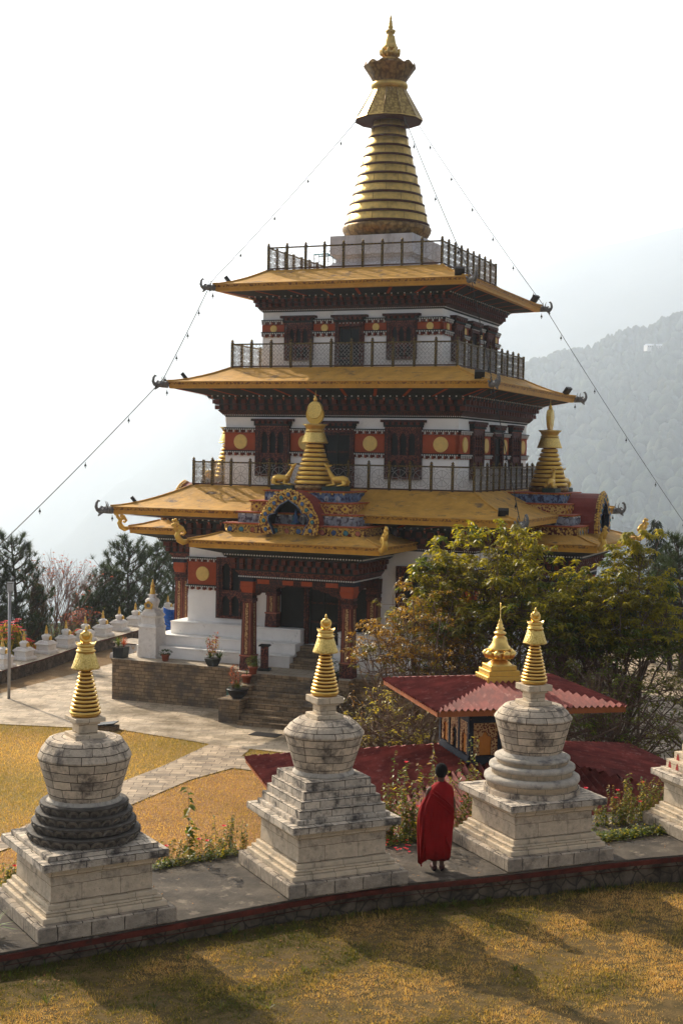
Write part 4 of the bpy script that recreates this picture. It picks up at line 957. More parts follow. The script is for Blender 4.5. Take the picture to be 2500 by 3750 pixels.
# ============================================================ large stone stupas of the foreground
def gilded(parent, z, off, s=1.0, pre=''):
    "spire of rings, umbrella, crown, moon and sun from z=2.61 up"
    m = MB(); m.lathe([(.165, 0), (.19, .02), (.205, .05), (.20, .075)], (0, 0, z), GOLD, 28)
    zz = z + .075; n = 11
    for i in range(n):
        r = .198 - .0115 * i; m.lathe([(r - .02, 0), (r - .018, .016)], (0, 0, zz), GROOVE, 28)
        m.lathe([(r - .012, .0), (r, .008), (r + .001, .026), (r - .012, .038)], (0, 0, zz + .014), GOLD, 28); zz += .0505
    m.lathe([(.075, 0), (.072, .05)], (0, 0, zz), GOLDDK, 20); a = m.build('ringed_spire', parent, off)
    m = MB(); m.lathe([(.075, z + .635), (.178, z + .628), (.182, z + .64), (.17, z + .68), (.125, z + .82), (.108, z + .85)], (0, 0, 0), GOLDC, 28, scal=lambda a, k: .035 * abs(math.sin(a * 5)) if k in (1, 2) else 0)
    m.build('umbrella', a)
    m = MB(); m.lathe([(.10, .845), (.125, .85), (.13, .865), (.11, .88), (.10, .885), (.115, .90), (.10, .905), (.105, .915), (.13, .96), (.12, .955), (.05, .965)], (0, 0, z), GOLD, 32)
    for j in range(8):
        t = 2 * PI * j / 8; p = Vector((math.cos(t) * .122, math.sin(t) * .122, z + .945)); e = Vector((-math.sin(t), math.cos(t), 0)); o = Vector((math.cos(t), math.sin(t), 0))
        m.face([m.vert(p - e * .05 - o * .01), m.vert(p + e * .05 - o * .01), m.vert(p + o * .02 + Vector((0, 0, .035)))], GOLD)
    m.build('crown', a)
    m = MB(); m.lathe([(.02, .96), (.03, .975), (.02, .985)], (0, 0, z), GOLD, 12)
    pts = []; wd = []
    for i in range(13):
        t = R(-62) - (PI * 2 - R(124) + 0) * 0 + 0
    for i in range(15):
        t = R(35) - R(250) * i / 14; pts.append((math.cos(t) * .072, 0, z + 1.055 + math.sin(t) * .072)); wd.append(.006 + .024 * math.sin(PI * i / 14))
    m.tube(pts, wd, GOLD, 8); m.ball((0, 0, z + 1.065), .06, GOLD, 16, 10, (1, .7, 1.05)); m.lathe([(.012, 1.12), (.022, 1.14), (.016, 1.16), (.003, 1.185)], (0, 0, z), GOLD, 10)
    m.build('moon_and_sun', a); return a
def harmika(zt, ztop, parent, off):
    m = MB(); m.frus(zt, zt + .065, .208, .208, STONEW, mt=STONEW); m.frus(zt + .065, zt + .19, .128, .128, STONEW); m.frus(zt + .19, zt + .225, .152, .152, STONEW); m.frus(zt + .225, ztop, .208, .208, STONEW); m.build('harmika', parent, off, bevel=.006)
def urn(prof, parent, off, a0=0):
    m = MB(); m.lathe(prof, (0, 0, 0), STONE, 28, smooth=False, a0=a0); m.build('urn', parent, off, bevel=.006)
def pedestal(s, parent, off, top):
    m = MB()
    m.frus(0, .205, s, s, STONEB); m.build('base', parent, off, bevel=.018)
    m = MB(); 
    for h, a, b in ((s - .095, .205, .275), (s - .145, .275, .34), (s - .195, .34, .405)): m.frus(a, b, h, h, STONEW)
    m.frus(.405, .80, s - .245, s - .25, ASHLAR); m.frus(.74, .79, s - .215, s - .205, STONEW); m.frus(.79, .85, s - .19, s - .165, STONEW)
    m.build('pedestal', parent, off, bevel=.008)
    m = MB(); m.uvo = (.1, -.84); m.frus(.85, .955, s - .085, s - .085, BLOCK); m.build('cornice', parent, off, bevel=.008)
def stupa(c, ang, s, label, kind):
    o = empty('stone_stupa', (c[0], c[1], 0), R(ang), label=label, cat='stupa', group='large stone stupas on the platform'); off = (0, 0, 0)
    pedestal(s, o, off, 0)
    if kind == 'lotus':
        m = MB(); m.uvo = (.13, -.954); m.frus(.955, 1.022, s - .185, s - .185, BLOCK); m.build('slab', o, off, bevel=.008)
        for r, z in ((.737, 1.022), (.68, 1.15), (.63, 1.268), (.575, 1.384)):
            m = MB(); m.lathe([(r - .09, 0), (r - .06, .02), (r - .015, .09), (r, .115), (r - .01, .126), (r - .06, .128)], (0, 0, z), STONED, 48)
            n = 26
            for j in range(n):
                t = 2 * PI * j / n
                for (hw, rr_, hh, th) in ((.085, .012, .105, .024), (.042, .034, .066, .012)):
                    pts = [(-hw, .008), (-hw * .95, hh * .6), (-hw * .5, hh * .95), (0, hh), (hw * .5, hh * .95), (hw * .95, hh * .6), (hw, .008)]
                    e = Vector((-math.sin(t), math.cos(t), 0)); oo = Vector((math.cos(t), math.sin(t), 0)); up_ = (Vector((0, 0, 1)) + oo * .55).normalized()
                    m.ext([(x * r / .737 * .98, y) for x, y in pts], oo * (r - .075 + rr_) + Vector((0, 0, z + .006)), e, up_, oo, th, PETAL if hw > .06 else STONED)
            m.build('lotus_tier', o, off)
        m = MB(); m.lathe([(.50, 1.51), (.47, 1.53), (.44, 1.585)], (0, 0, 0), MORTAR, 36); m.build('collar', o, off)
        urn([(.44, 1.52), (.47, 1.60), (.50, 1.72), (.56, 1.92), (.605, 2.075), (.612, 2.10), (.565, 2.20), (.48, 2.32), (.44, 2.335), (.1, 2.35)], o, off); harmika(2.33, 2.61, o, off); gilded(o, 2.61, off)
    elif kind == 'steps':
        m = MB(); m.uvo = (.13, -.954); m.frus(.955, 1.02, s - .205, s - .205, BLOCK); m.build('slab', o, off, bevel=.008)
        for i, h in enumerate((.675, .622, .568, .514)):
            m = MB(); m.uvo = (.07 * i, -1.019 - .1175 * i + .12 * i); m.frus(1.02 + .1175 * i, 1.1375 + .1175 * i, h, h, BLOCK); m.build('terrace_step', o, off, bevel=.008)
        m = MB(); m.lathe([(.455, 1.49), (.45, 1.52), (.42, 1.55), (.41, 1.57)], (0, 0, 0), MORTAR, 36); m.build('collar', o, off)
        urn([(.40, 1.50), (.43, 1.6), (.50, 1.82), (.565, 2.04), (.588, 2.08), (.58, 2.10), (.50, 2.20), (.38, 2.285), (.1, 2.30)], o, off, .1); harmika(2.29, 2.61, o, off); gilded(o, 2.61, off)
    else:
        m = MB(); m.lathe([(.745, .955), (.745, 1.03), (.70, 1.035)], (0, 0, 0), STONE, 36, smooth=False); m.build('slab', o, off)
        for r, z, h in ((.70, 1.03, .2), (.625, 1.225, .17), (.545, 1.39, .13)):
            m = MB(); m.lathe([(r - .005, 0), (r - .01, h * .42), (r + .02, h * .46), (r + .04, h * .62), (r + .035, h * .85), (r, h * .98), (r - .1, h)], (0, 0, z), MORTAR, 48, ms=[STONEW, STONEW, MORTAR, MORTAR, MORTAR, MORTAR]); m.build('ring_tier', o, off)
        m = MB(); m.lathe([(.53, 1.515), (.48, 1.53), (.455, 1.57)], (0, 0, 0), MORTAR, 36); m.build('collar', o, off)
        urn([(.43, 1.52), (.46, 1.6), (.52, 1.82), (.585, 2.06), (.605, 2.10), (.53, 2.20), (.44, 2.285), (.1, 2.30)], o, off, .2); harmika(2.29, 2.61, o, off); gilded(o, 2.61, off)
    return o
stupa((-3.31, 18.31), 31, .93, 'large grey stone stupa with round dark carved lotus tiers under its urn', 'lotus')
stupa((-.194, 20.2), 26, .93, 'large grey stone stupa with square stepped terraces under its urn', 'steps')
stupa((3.02, 21.60), 23.3, .92, 'large grey stone stupa with smooth round mouldings, right of the monk', 'rings')
# fourth stupa, cut by the right edge: steps with small red niches
def stupa4():
    s = .93; a = R(19); lf = Vector((5.14, 23.4, 0)); e1 = Vector((math.cos(a), math.sin(a), 0)); e2 = Vector((-math.sin(a), math.cos(a), 0)); c = lf + e1 * s - e2 * s
    o = empty('stone_stupa', (c.x, c.y, 0), a, label='large stone stupa with small red arched niches in its steps, cut by the right edge', cat='stupa', group='large stone stupas on the platform'); off = (0, 0, 0)
    pedestal(s, o, off, 0)
    m = MB(); m.frus(.955, 1.0, s - .2, s - .2, STONE); m.build('slab', o, off, bevel=.008)
    for i, h in enumerate((.66, .57, .48, .39)):
        z = 1.0 + .135 * i; m = MB(); m.frus(z, z + .135, h, h, STONEW)
        for k in range(4):
            M = RZ(k * PI / 2); m.M = M; n = 6 - i
            for j in range(n):
                x = -h + 2 * h * (j + .5) / n; w_ = .042
                m.ext([(x - w_, z + .005), (x + w_, z + .005), (x + w_ * .9, z + .05), (x + w_ * .6, z + .065), (x + w_ * .5, z + .095), (x, z + .115), (x - w_ * .5, z + .095), (x - w_ * .6, z + .065), (x - w_ * .9, z + .05)], (0, -h, 0), (1, 0, 0), (0, 0, 1), (0, -1, 0), .004, REDNICHE)
        m.M = Matrix(); m.build('terrace_step', o, off)
    urn([(.36, 1.54), (.43, 1.62), (.50, 1.86), (.565, 2.06), (.588, 2.10), (.50, 2.20), (.38, 2.285), (.1, 2.30)], o, off); harmika(2.29, 2.61, o, off); gilded(o, 2.61, off)
stupa4()

# small whitewashed stupas along the wall
def small_stupa(label, s=1.0):
    o = empty('small_white_stupa', (0, 0, 0), label=label, cat='stupa', group='small white stupas on the low wall')
    m = MB(); W = STUPAW
    m.frus(0, .08, .36, .36, W); m.frus(.08, .12, .34, .31, W); m.frus(.12, .30, .27, .265, W); m.frus(.30, .35, .29, .32, W); m.frus(.35, .39, .33, .30, W); m.frus(.39, .43, .28, .26, W); m.frus(.43, .47, .24, .21, W); m.build('pedestal', o, bevel=.006)
    m = MB(); m.lathe([(.13, .47), (.14, .50), (.185, .62), (.19, .65), (.15, .69), (.09, .70)], (0, 0, 0), W, 18); m.frus(.695, .74, .06, .06, W); u = m.build('urn', o)
    m = MB(); m.ext([(-.07, 0), (.07, 0), (.075, .08), (.05, .14), (0, .17), (-.05, .14), (-.075, .08)], (0, -.165, .50), (1, 0, 0), (0, 0, 1), (0, -1, 0), .05, GOLDP); m.build('niche', u)
    m = MB(); m.lathe([(.06, .74), (.065, .76), (.035, .93), (.03, .93), (.055, .925), (.03, .99), (.025, .995), (.035, 1.01), (.01, 1.02), (.02, 1.04), (.004, 1.07)], (0, 0, 0), GOLDP, 12); m.build('gilded_spire', o)
    return o
ss = None
SP = [(-75, 2478, 'at the left edge of the picture'), (15, 2449, 'first from the left edge'), (94, 2419, 'second from the left'), (176, 2395, 'third from the left'), (248, 2373, 'fourth from the left'), (319, 2350, 'fifth, above the gilded moon'), (384, 2332, 'sixth from the left'), (444, 2312, 'seventh from the left'), (503, 2295, 'eighth from the left'), (562, 2277, 'ninth, beside the white chorten'), (622, 2262, 'just left of the blue tarp'), (668, 2245, 'farthest of the row, behind the blue tarp')]
for i, (x, y, t) in enumerate(SP):
    p = px(x, y, z=-2.38)
    lb = 'small whitewashed stupa on the low wall, ' + t
    if ss is None: ss = small_stupa(lb); o = ss
    else: o = copy_tree(ss); o['label'] = lb
    o.location = (p.x - .15, p.y + .4, -2.38); o.rotation_euler = (0, 0, R(65) + i * .01); o.scale = (1.06 + .03 * math.sin(i * 2.3),) * 3
for i, (x, y, t) in enumerate(((1880, 66.8, 'seen through the big tree, left one'), (2100, 66.5, 'seen through the big tree, middle one'), (2325, 65.6, 'right of the big tree, left of two'), (2463, 64.2, 'at the right edge beyond the big tree'))):
    p = px(x, 2330, Y=y); o = copy_tree(ss); o['label'] = 'small whitewashed stupa on the boundary wall, ' + t; o.location = (p.x, y + .3, -2.38); o.rotation_euler = (0, 0, R(200 - 15 * i)); o['group'] = 'small white stupas on the low wall'
# white chorten on the terrace corner
o = empty('white_chorten', B2W(-6.28, -6.78, -1.42), -TH, label='white plastered chorten with gilded pentagonal niche on the terrace corner', cat='chorten')
m = MB(); W = STUPAW
m.frus(0, 1.08, .37, .36, W); m.frus(1.08, 1.14, .38, .38, W); m.frus(1.14, 1.22, .36, .30, W); m.frus(1.22, 1.46, .28, .28, W); m.frus(1.46, 1.54, .30, .36, W)
for i in range(4): m.frus(1.54 + .06 * i, 1.60 + .06 * i, .33 - .04 * i, .33 - .04 * i, W)
m.build('pedestal', o, bevel=.008)
m = MB(); m.lathe([(.19, 1.78), (.20, 1.84), (.26, 2.02), (.265, 2.08), (.2, 2.15), (.1, 2.17)], (0, 0, 0), W, 24); m.frus(2.16, 2.26, .1, .1, W); m.frus(2.26, 2.3, .13, .13, W); u = m.build('urn', o)
m = MB(); out = [(-.12, 0), (.12, 0), (.165, .17), (0, .29), (-.165, .17)]; m.ringext(out, [(x * .6, .11 + (y - .11) * .6) for x, y in out], (0, -.24, 1.79), (1, 0, 0), (0, 0, 1), (0, -1, 0), .09, GOLDP); m.ext([(x * .62, .11 + (y - .11) * .62) for x, y in out], (0, -.24, 1.79), (1, 0, 0), (0, 0, 1), (0, -1, 0), .02, GREYV); m.build('niche', u)
m = MB(); m.lathe([(.09, 2.30), (.10, 2.33), (.055, 2.58), (.05, 2.58), (.085, 2.57), (.05, 2.68), (.04, 2.69), (.055, 2.72), (.015, 2.74), (.035, 2.78), (.004, 2.84)], (0, 0, 0), GOLDP, 16); m.build('gilded_spire', o)

# ============================================================ prayer wheel house
KA = .238
kio = empty('prayer_wheel_house', (3.444, 30, -2.92), KA, label='small prayer wheel house with two red corrugated roofs and gilded finial, behind the monk', cat='shrine')
KO = (0, 0, 2.92)
def hip(hx, hy, ze, tx, ty, zt, name, pitchw=.115):
    "corrugated hipped roof: eave half sizes, top half sizes"
    mb = MB()
    for k in range(4):
        M = RZ(k * PI / 2); a, b = (hx, hy) if k % 2 == 0 else (hy, hx); ta, tb = (tx, ty) if k % 2 == 0 else (ty, tx)
        mb.M = M; n = int(2 * a / pitchw) * 4; prev = None
        for i in range(n + 1):
            x = -a + 2 * a * i / n; w_ = .28 * pitchw * math.cos(2 * PI * i / 4)
            f = 1. if abs(x) <= ta else (a - abs(x)) / (a - ta)
            p0 = (x, -b, ze + w_); p1 = (x, -b + (b - tb) * f, ze + (zt - ze) * f + w_)
            if prev: mb.quad([prev[0], p0, p1, prev[1]], REDTIN, False)
            prev = (p0, p1)
        mb.rect(-a + .03, a - .03, -b + .03, -b + .06, ze - .13, ze - .012, ORWOOD)
    mb.M = Matrix(); mb.frus(ze - .10, ze - .06, (hx - .06, hy - .06), (hx - .06, hy - .06), ORWOOD)
    r = mb.build(name, kio, KO)
    m = MB()
    for i, j in ((-1, -1), (1, -1), (1, 1), (-1, 1)):
        A = Vector((i * (hx + .03), j * (hy + .03), ze + .01)); B_ = Vector((i * tx, j * ty, zt + .03)); d = (B_ - A); 
        s1 = Vector((-i, 0, 0)) * .17; s2 = Vector((0, -j, 0)) * .17; dn = Vector((0, 0, .05)); L_ = d.length
        for s_, e in ((s1, 1), (s2, -1)):
            dd = Vector((0, 0, -.0)); m.quad([A + Vector((0, 0, .045)), B_ + Vector((0, 0, .045)), B_ + s_ * .9 + Vector((0, 0, .02)), A + s_ + Vector((0, 0, .025))], REDCAP)
        m.tube([A + Vector((0, 0, .045)), B_ + Vector((0, 0, .045))], .022, REDCAP, 6)
    m.build('ridge_cap', r); return r
hip(2.04, 2.04, 1.07, .28, .28, 1.36, 'upper_roof', .13); hip(4.85, 3.8, -1.0, 1.02, 1.02, -.26, 'lower_roof', .17)
mb = MB(); mb.frus(-.27, 1.0, .93, .93, BLACK)
for k in range(4):
    mb.M = RZ(k * PI / 2)
    mb.rect(-1.0, 1.0, -1.0, -.94, -.27, -.10, NAVY); mb.rect(-1.0, 1.0, -1.0, -.94, .60, .76, NAVY)
    for x in (-.95, .95): mb.rect(x - .05, x + .05, -1.003, -.94, -.10, .60, NAVY)
    for x in (-.32, .32): mb.rect(x - .035, x + .035, -1.0, -.94, -.10, .60, NAVY)
    for i, x in enumerate((-.63, 0, .63)):
        w_ = .26
        arch = [(-.13, 0), (-.13, .30), (-.16, .34), (-.12, .39), (-.07, .40), (-.05, .45), (0, .50)]; arch += [(-a, b) for a, b in arch[::-1][1:]]
        outer = [(-w_, 0)] + [(-w_, .67)] + [(w_, .67)] + [(w_, 0)]
        pts = [(x - w_, -.08), (x - .13, -.08)] + [(x + a, -.08 + b) for a, b in arch] + [(x + .13, -.08), (x + w_, -.08), (x + w_, .59), (x - w_, .59)]
        mb.ext(pts, (0, -.95, 0), (1, 0, 0), (0, 0, 1), (0, -1, 0), .03, FLORAL)
        mb.ext([(x + a * .98, -.08 + b * .98) for a, b in arch], (0, -.935, 0), (1, 0, 0), (0, 0, 1), (0, -1, 0), .006, BLACK if (i == 1 and k == 3) else ORANGE)
    dots(mb, -1.0, 1.0, -1.02, .79, .022, .06, SALMON)
    mb.rect(-1.01, 1.01, -1.02, -.94, .76, .78, BLACKW)
    for i in range(7): x = -.95 + 1.9 * i / 6; mb.rect(x - .05, x + .05, -1.10, -.9, .82, .98, FLORAL); 
    for i in range(7): x = -1.2 + 2.4 * i / 6; mb.rect(x - .05, x + .05, -1.34, -.9, .98, 1.0, SALMON)
mb.M = Matrix(); mb.frus(.80, .98, .96, .98, BLACKW); mb.frus(.98, .99, 1.3, 1.34, BLACKW)
mb.build('lantern_storey', kio, KO)
mb = MB()
for i in range(4):
    for j in range(4):
        if i in (0, 3) or j in (0, 3): x, y = -2.2 + i * 1.47, -2.2 + j * 1.47; mb.frus(-2.9, -1.06, .12, .10, REDW, (x, y))
mb.frus(-2.9, -2.7, 2.7, 2.7, TERR); mb.build('posts', kio, KO)
mb = MB(); mb.lathe([(.75, -2.6), (.8, -2.5), (.8, -1.4), (.7, -1.25)], (0, 0, 0), GOLDP, 24); mb.build('prayer_wheel', kio, KO)
mb = MB()
for h, a, b in ((.40, 1.26, 1.45), (.345, 1.45, 1.56), (.29, 1.56, 1.66)): mb.frus(a, b, h, h, GOLDP)
fin = mb.build('gilded_pedestal', kio, KO, bevel=.01)
mb = MB(TR(0, 0, .156) @ Matrix.Scale(.87, 4, (0, 0, 1))); mb.lathe([(.27, 1.66), (.285, 1.70), (.25, 1.76), (.16, 1.84), (.13, 1.88), (.15, 1.91), (.24, 1.96), (.29, 2.03), (.27, 2.06)], (0, 0, 0), GOLD, 28)
for j in range(9):
    a = 2 * PI * j / 9; c, s = math.cos(a), math.sin(a); mb.tube([(c * .15, s * .15, 1.90), (c * .25, s * .25, 1.95), (c * .30, s * .30, 2.04), (c * .27, s * .27, 2.10)], [.05, .085, .08, .02], GOLD, 7)
mb.lathe([(.24, 2.09), (.255, 2.11), (.24, 2.15), (.185, 2.22), (.155, 2.32), (.15, 2.38), (.12, 2.42), (.06, 2.43), (.11, 2.46), (.14, 2.50), (.12, 2.53), (.06, 2.56), (.10, 2.60), (.08, 2.64), (.05, 2.66), (.075, 2.70), (.04, 2.73), (.05, 2.76), (.03, 2.82), (.008, 2.87), (.004, 3.25)], (0, 0, 0), GOLD, 24)
mb.build('finial', kio, KO)

# ============================================================ the monk, seen from behind
mk_ = empty('person', (1.515, 20.50, .012), R(3), label='young monk in crimson robe standing with his back turned between two stone stupas', cat='person')
MS = 1.0
V_ = []; E_ = []; RR = []
def jv(p, r, par=None):
    V_.append(p); RR.append(r if isinstance(r, tuple) else (r, r)); 
    if par is not None: E_.append((par, len(V_) - 1))
    return len(V_) - 1
pel = jv((0, 0, .80), (.115, .09)); sp1 = jv((0, .0, .98), (.105, .08), pel); sp2 = jv((0, -.01, 1.14), (.115, .085), sp1); nk = jv((.012, .0, 1.285), (.048, .048), sp2)
n2 = jv((.018, .012, 1.345), (.046, .048), nk); h1 = jv((.02, .022, 1.41), (.066, .076), n2); h2 = jv((.022, .018, 1.47), (.077, .09), h1); h3 = jv((.022, .012, 1.52), (.066, .078), h2); h4 = jv((.022, .01, 1.545), (.04, .05), h3)
hands = []
for s in (-1, 1):
    hp = jv((s * .075, 0, .74), (.085, .085), pel); kn = jv((s * .065, .02, .42), (.052, .052), hp); an = jv((s * .052, -.015, .085), (.032, .034), kn)
    hl = jv((s * .052, -.04, .04), (.034, .03), an); ft = jv((s * .062, .06, .03), (.036, .024), hl); jv((s * .07, .13, .022), (.03, .018), ft)
    sh = jv((s * .155, -.01, 1.20), (.052, .052), sp2); el = jv((s * .20, -.03, .95), (.04, .04), sh); wr = jv((s * .205, .05, .745), (.025, .022), el); pm = jv((s * .20, .075, .68), (.034, .018), wr); hands.append((pm, s))
me = bpy.data.meshes.new('person'); me.from_pydata(V_, E_, []); body = bpy.data.objects.new('body', me); C.objects.link(body); body.parent = mk_
sk = body.modifiers.new('skin', 'SKIN'); sk.use_smooth_shade = True
for i, r in enumerate(RR): me.skin_vertices[0].data[i].radius = r
me.skin_vertices[0].data[pel].use_root = True
body.modifiers.new('sub', 'SUBSURF').levels = 2; body.modifiers['sub'].render_levels = 2; me.materials.append(SKIN)
m = MB()
for (pm, s) in hands:
    P = Vector(V_[pm])
    for f in range(4):
        b0 = P + Vector((s * .004, (f - 1.5) * .016, -.02)); L_ = (.055, .062, .058, .046)[f]
        m.tube([b0, b0 + Vector((-s * .004, .004, -L_ * .5)), b0 + Vector((-s * .016, .006, -L_))], [.0095, .0085, .006], SKIN, 6)
    b0 = P + Vector((-s * .01, .03, .01)); m.tube([b0, b0 + Vector((-s * .012, .02, -.025)), b0 + Vector((-s * .02, .022, -.05))], [.011, .0095, .006], SKIN, 6)
for s in (-1, 1): m.ball((.021 + s * .083, .012, 1.445), .026, SKIN, 8, 6, (.4, .8, 1.15))
m.ball((.021, .108, 1.44), .016, SKIN, 6, 5, (1, 1, 1.4)); m.box((.021, .093, 1.40), (.045, .01, .012), REDW)
for s in (-1, 1): m.ball((.021 + s * .03, .092, 1.463), .011, BLACK, 6, 5)
m.build('hands_and_face', mk_)
m = MB(); prof = [(.058, 1.375), (.078, 1.41), (.0905, 1.45), (.090, 1.49), (.081, 1.525), (.062, 1.553), (.034, 1.571), (.004, 1.577)]
m.lathe(prof, (.021, .004, 0), HAIR, 24, sx=1.0, sy=1.12); m.build('hair', mk_)
def loft(rows, mat_, n, fold, name, parent, thick=None):
    m = MB(); rings = []
    for (z, xl, xr, yf, yb, am, cy) in rows:
        cx = (xl + xr) / 2 + .012; w_ = (xr - xl) / 2 * .92; ring = []
        for i in range(n):
            a = 2 * PI * i / n; c, s = math.cos(a), math.sin(a)
            f = 1 + am * fold(a, z); d = yf if s > 0 else yb
            e = .85; X = cx + w_ * f * (abs(c) ** e) * (1 if c > 0 else -1); Y = cy + d * f * (abs(s) ** e) * (1 if s > 0 else -1)
            zz = z(a) if callable(z) else z; ring.append(m.vert((X, Y, zz)))
        rings.append(ring)
    for k in range(len(rings) - 1):
        for i in range(n): j = (i + 1) % n; m.face((rings[k][i], rings[k][j], rings[k + 1][j], rings[k + 1][i]), mat_, None, True)
    o = m.build(name, parent); so = o.modifiers.new('t', 'SOLIDIFY'); so.thickness = .008; return o
fz = lambda a, z: (math.sin(a * 9 + 1.3 * math.sin(a * 2) + (z if not callable(z) else .2) * 2.2) * 1.0 + math.sin(a * 17 + (z if not callable(z) else .2) * 5) * .35 + .5 * math.sin(a * 5 - 1))
# under robe
loft([(.16, -.20, .165, .14, .15, .07, 0), (.45, -.18, .175, .13, .14, .05, 0), (.8, -.16, .165, .12, .13, .03, 0), (1.1, -.15, .16, .1, .11, .02, 0)], ROBE2, 72, fz, 'under_robe', mk_)
# shawl draped over both shoulders, longer on the left
hem = lambda a: .19 - .13 * max(0, math.cos(a - R(186))) ** 6 + .012 * math.sin(a * 9)
sh_rows = [(hem, -.295, .172, .155, .165, .10, -.01), (.41, -.315, .195, .155, .165, .085, -.01), (.56, -.33, .205, .15, .16, .075, -.01), (.70, -.335, .222, .145, .155, .07, -.01), (.85, -.325, .225, .14, .15, .055, -.01), (.97, -.295, .225, .135, .145, .045, -.01), (1.06, -.25, .222, .13, .14, .035, -.01), (1.13, -.215, .217, .12, .13, .028, -.01), (1.19, -.185, .208, .105, .118, .02, -.01), (1.235, -.148, .185, .09, .10, .015, -.005), (1.265, -.105, .145, .075, .085, .01, .0), (1.29, -.062, .098, .062, .068, 0, .005), (1.31, -.045, .08, .055, .06, 0, .01)]
loft(sh_rows, ROBE, 96, fz, 'robe', mk_)
# diagonal fold of the shawl across the back
m = MB()
for k, (dx, dz) in enumerate(((0, 0), (.012, -.06), (.02, -.14))):
    pts = [(-.14 + .36 * t + dx, -.095 - .075 * math.sin(PI * min(1, t * .9 + .12)), 1.215 - .30 * t ** 1.3 + dz) for t in [i / 14 for i in range(15)]]
    m.tube(pts, [.004 + .011 * math.sin(PI * i / 14) for i in range(15)], ROBE, 7)
for x0, x1, z0, z1 in ((-.2, -.235, .95, .2), (-.12, -.14, .98, .28), (.0, -.02, .9, .3), (.09, .075, .85, .28), (.06, .17, .60, .33), (-.26, -.27, .8, .16)):
    f0 = -.155; m.tube([(x0 + (x1 - x0) * t + .006 * math.sin(t * 7), f0 * math.sqrt(max(.1, 1 - ((x0 + .05) / .3) ** 2)) - .006, z0 + (z1 - z0) * t) for t in [i / 10 for i in range(11)]], [.003 + .016 * math.sin(PI * i / 10) for i in range(11)], ROBE, 6)
m.build('robe_folds', mk_)
m = MB()
for s in (-1, 1):
    m.tube([(s * .052, -.07, .03), (s * .054, -.03, .032), (s * .062, .05, .03), (s * .07, .12, .025), (s * .072, .16, .022)], [.03, .042, .043, .04, .02], SHOE, 10); m.tube([(s * .052, -.075, .006), (s * .062, .04, .006), (s * .072, .165, .006)], [.034, .044, .03], BLACK, 8, sy=.3)
m.build('shoes', mk_)

# ============================================================ small things
def leaf_quads(m, p, d, L, w_, mt, up_=Vector((0, 0, 1)), droop=.3):
    d = d.normalized(); s = d.cross(up_); s = s.normalized() if s.length > .01 else Vector((1, 0, 0)); n_ = s.cross(d)
    q = [p, p + d * L * .45 + s * w_ * .5 + n_ * .0, p + d * L - Vector((0, 0, L * droop)), p + d * L * .45 - s * w_ * .5]
    m.face([m.vert(x) for x in q], mt)
def blades(m, c, n, L, w_, mt, seed, spread=.8, zup=1.):
    r_ = random.Random(seed); c = Vector(c)
    for i in range(n):
        a = r_.random() * 2 * PI; t = r_.uniform(.15, spread); d = Vector((math.cos(a) * t, math.sin(a) * t, zup)).normalized(); l = L * r_.uniform(.6, 1.1); s = Vector((-math.sin(a), math.cos(a), 0)) * w_ / 2
        p0, p1, p2 = c, c + d * l * .55, c + d * l * .9 + Vector((math.cos(a), math.sin(a), 0)) * l * .25 * t - Vector((0, 0, l * .12 * t))
        m.face([m.vert(p0 - s), m.vert(p0 + s), m.vert(p1 + s), m.vert(p1 - s)], mt); m.face([m.vert(p1 - s), m.vert(p1 + s), m.vert(p2)], mt)
LG = leafmat('leaf_green', (.05, .10, .015), (.14, .17, .03)); LD = leafmat('leaf_dark', (.02, .045, .012), (.05, .08, .02)); LR = leafmat('leaf_red', (.26, .04, .03), (.38, .12, .05)); LY = leafmat('leaf_yellow', (.30, .28, .04), (.42, .34, .05))
def bushball(m, c, r, n, L, mt, seed, sc_=(1, 1, 1)):
    r_ = random.Random(seed); c = Vector(c)
    for i in range(n):
        d = Vector((r_.gauss(0, 1), r_.gauss(0, 1), r_.gauss(0, 1))).normalized(); p = c + Vector((d.x * sc_[0], d.y * sc_[1], d.z * sc_[2])) * r * r_.uniform(.5, 1)
        leaf_quads(m, p, d + Vector((r_.uniform(-.6, .6), r_.uniform(-.6, .6), r_.uniform(-.2, .6))), L, L * .5, mt)
TT = -1.42
def at_t(x, y, z=TT): return px(x, y, z=z)
# rectangular planter at the terrace corner
p = at_t(443, 2408); o = empty('planter', p, -TH, label='square dark planter with grassy plant on the left corner of the terrace', cat='planter')
m = MB(); m.frus(0, .40, .20, .235, DPOT, mt=SOIL)
for i in range(4): m.box((-.18 + .12 * i, -.235, .2), (.02, .02, .4), LAMPB)
m.build('box', o, bevel=.01); m = MB(); blades(m, (-.1, 0, .38), 40, .5, .022, LG, 1); blades(m, (.12, 0, .38), 40, .5, .02, LR, 2, .9); bushball(m, (0, 0, .55), .22, 60, .08, LD, 3); m.build('grass_plant', o)
p = at_t(606, 2421); o = empty('flower_pot', p, 0, label='small terracotta pot with dark succulent at the terrace edge below the chorten', cat='pot')
m = MB(); m.lathe([(.10, 0), (.14, .2), (.155, .2), (.155, .25), (.13, .25)], (0, 0, 0), TERRA, 18); m.build('pot', o); m = MB(); bushball(m, (0, 0, .31), .19, 150, .09, LD, 4, (1.1, 1, .5)); m.build('succulent', o)
p = at_t(779, 2438); o = empty('planter', p, .3, label='dark tapered planter with tall reddish plant and grass tuft on the terrace edge', cat='planter')
m = MB(); m.lathe([(.20, 0), (.33, .24), (.34, .27), (.28, .27)], (0, 0, 0), DPOT, 6, smooth=False, a0=.3); m.build('pot', o)
m = MB(); m.tube([(-.05, 0, .25), (-.1, 0, .6), (-.14, 0, .95)], .012, TWIG, 4); m.tube([(0, 0, .25), (.1, 0, .7), (.12, 0, 1.1)], .012, TWIG, 4)
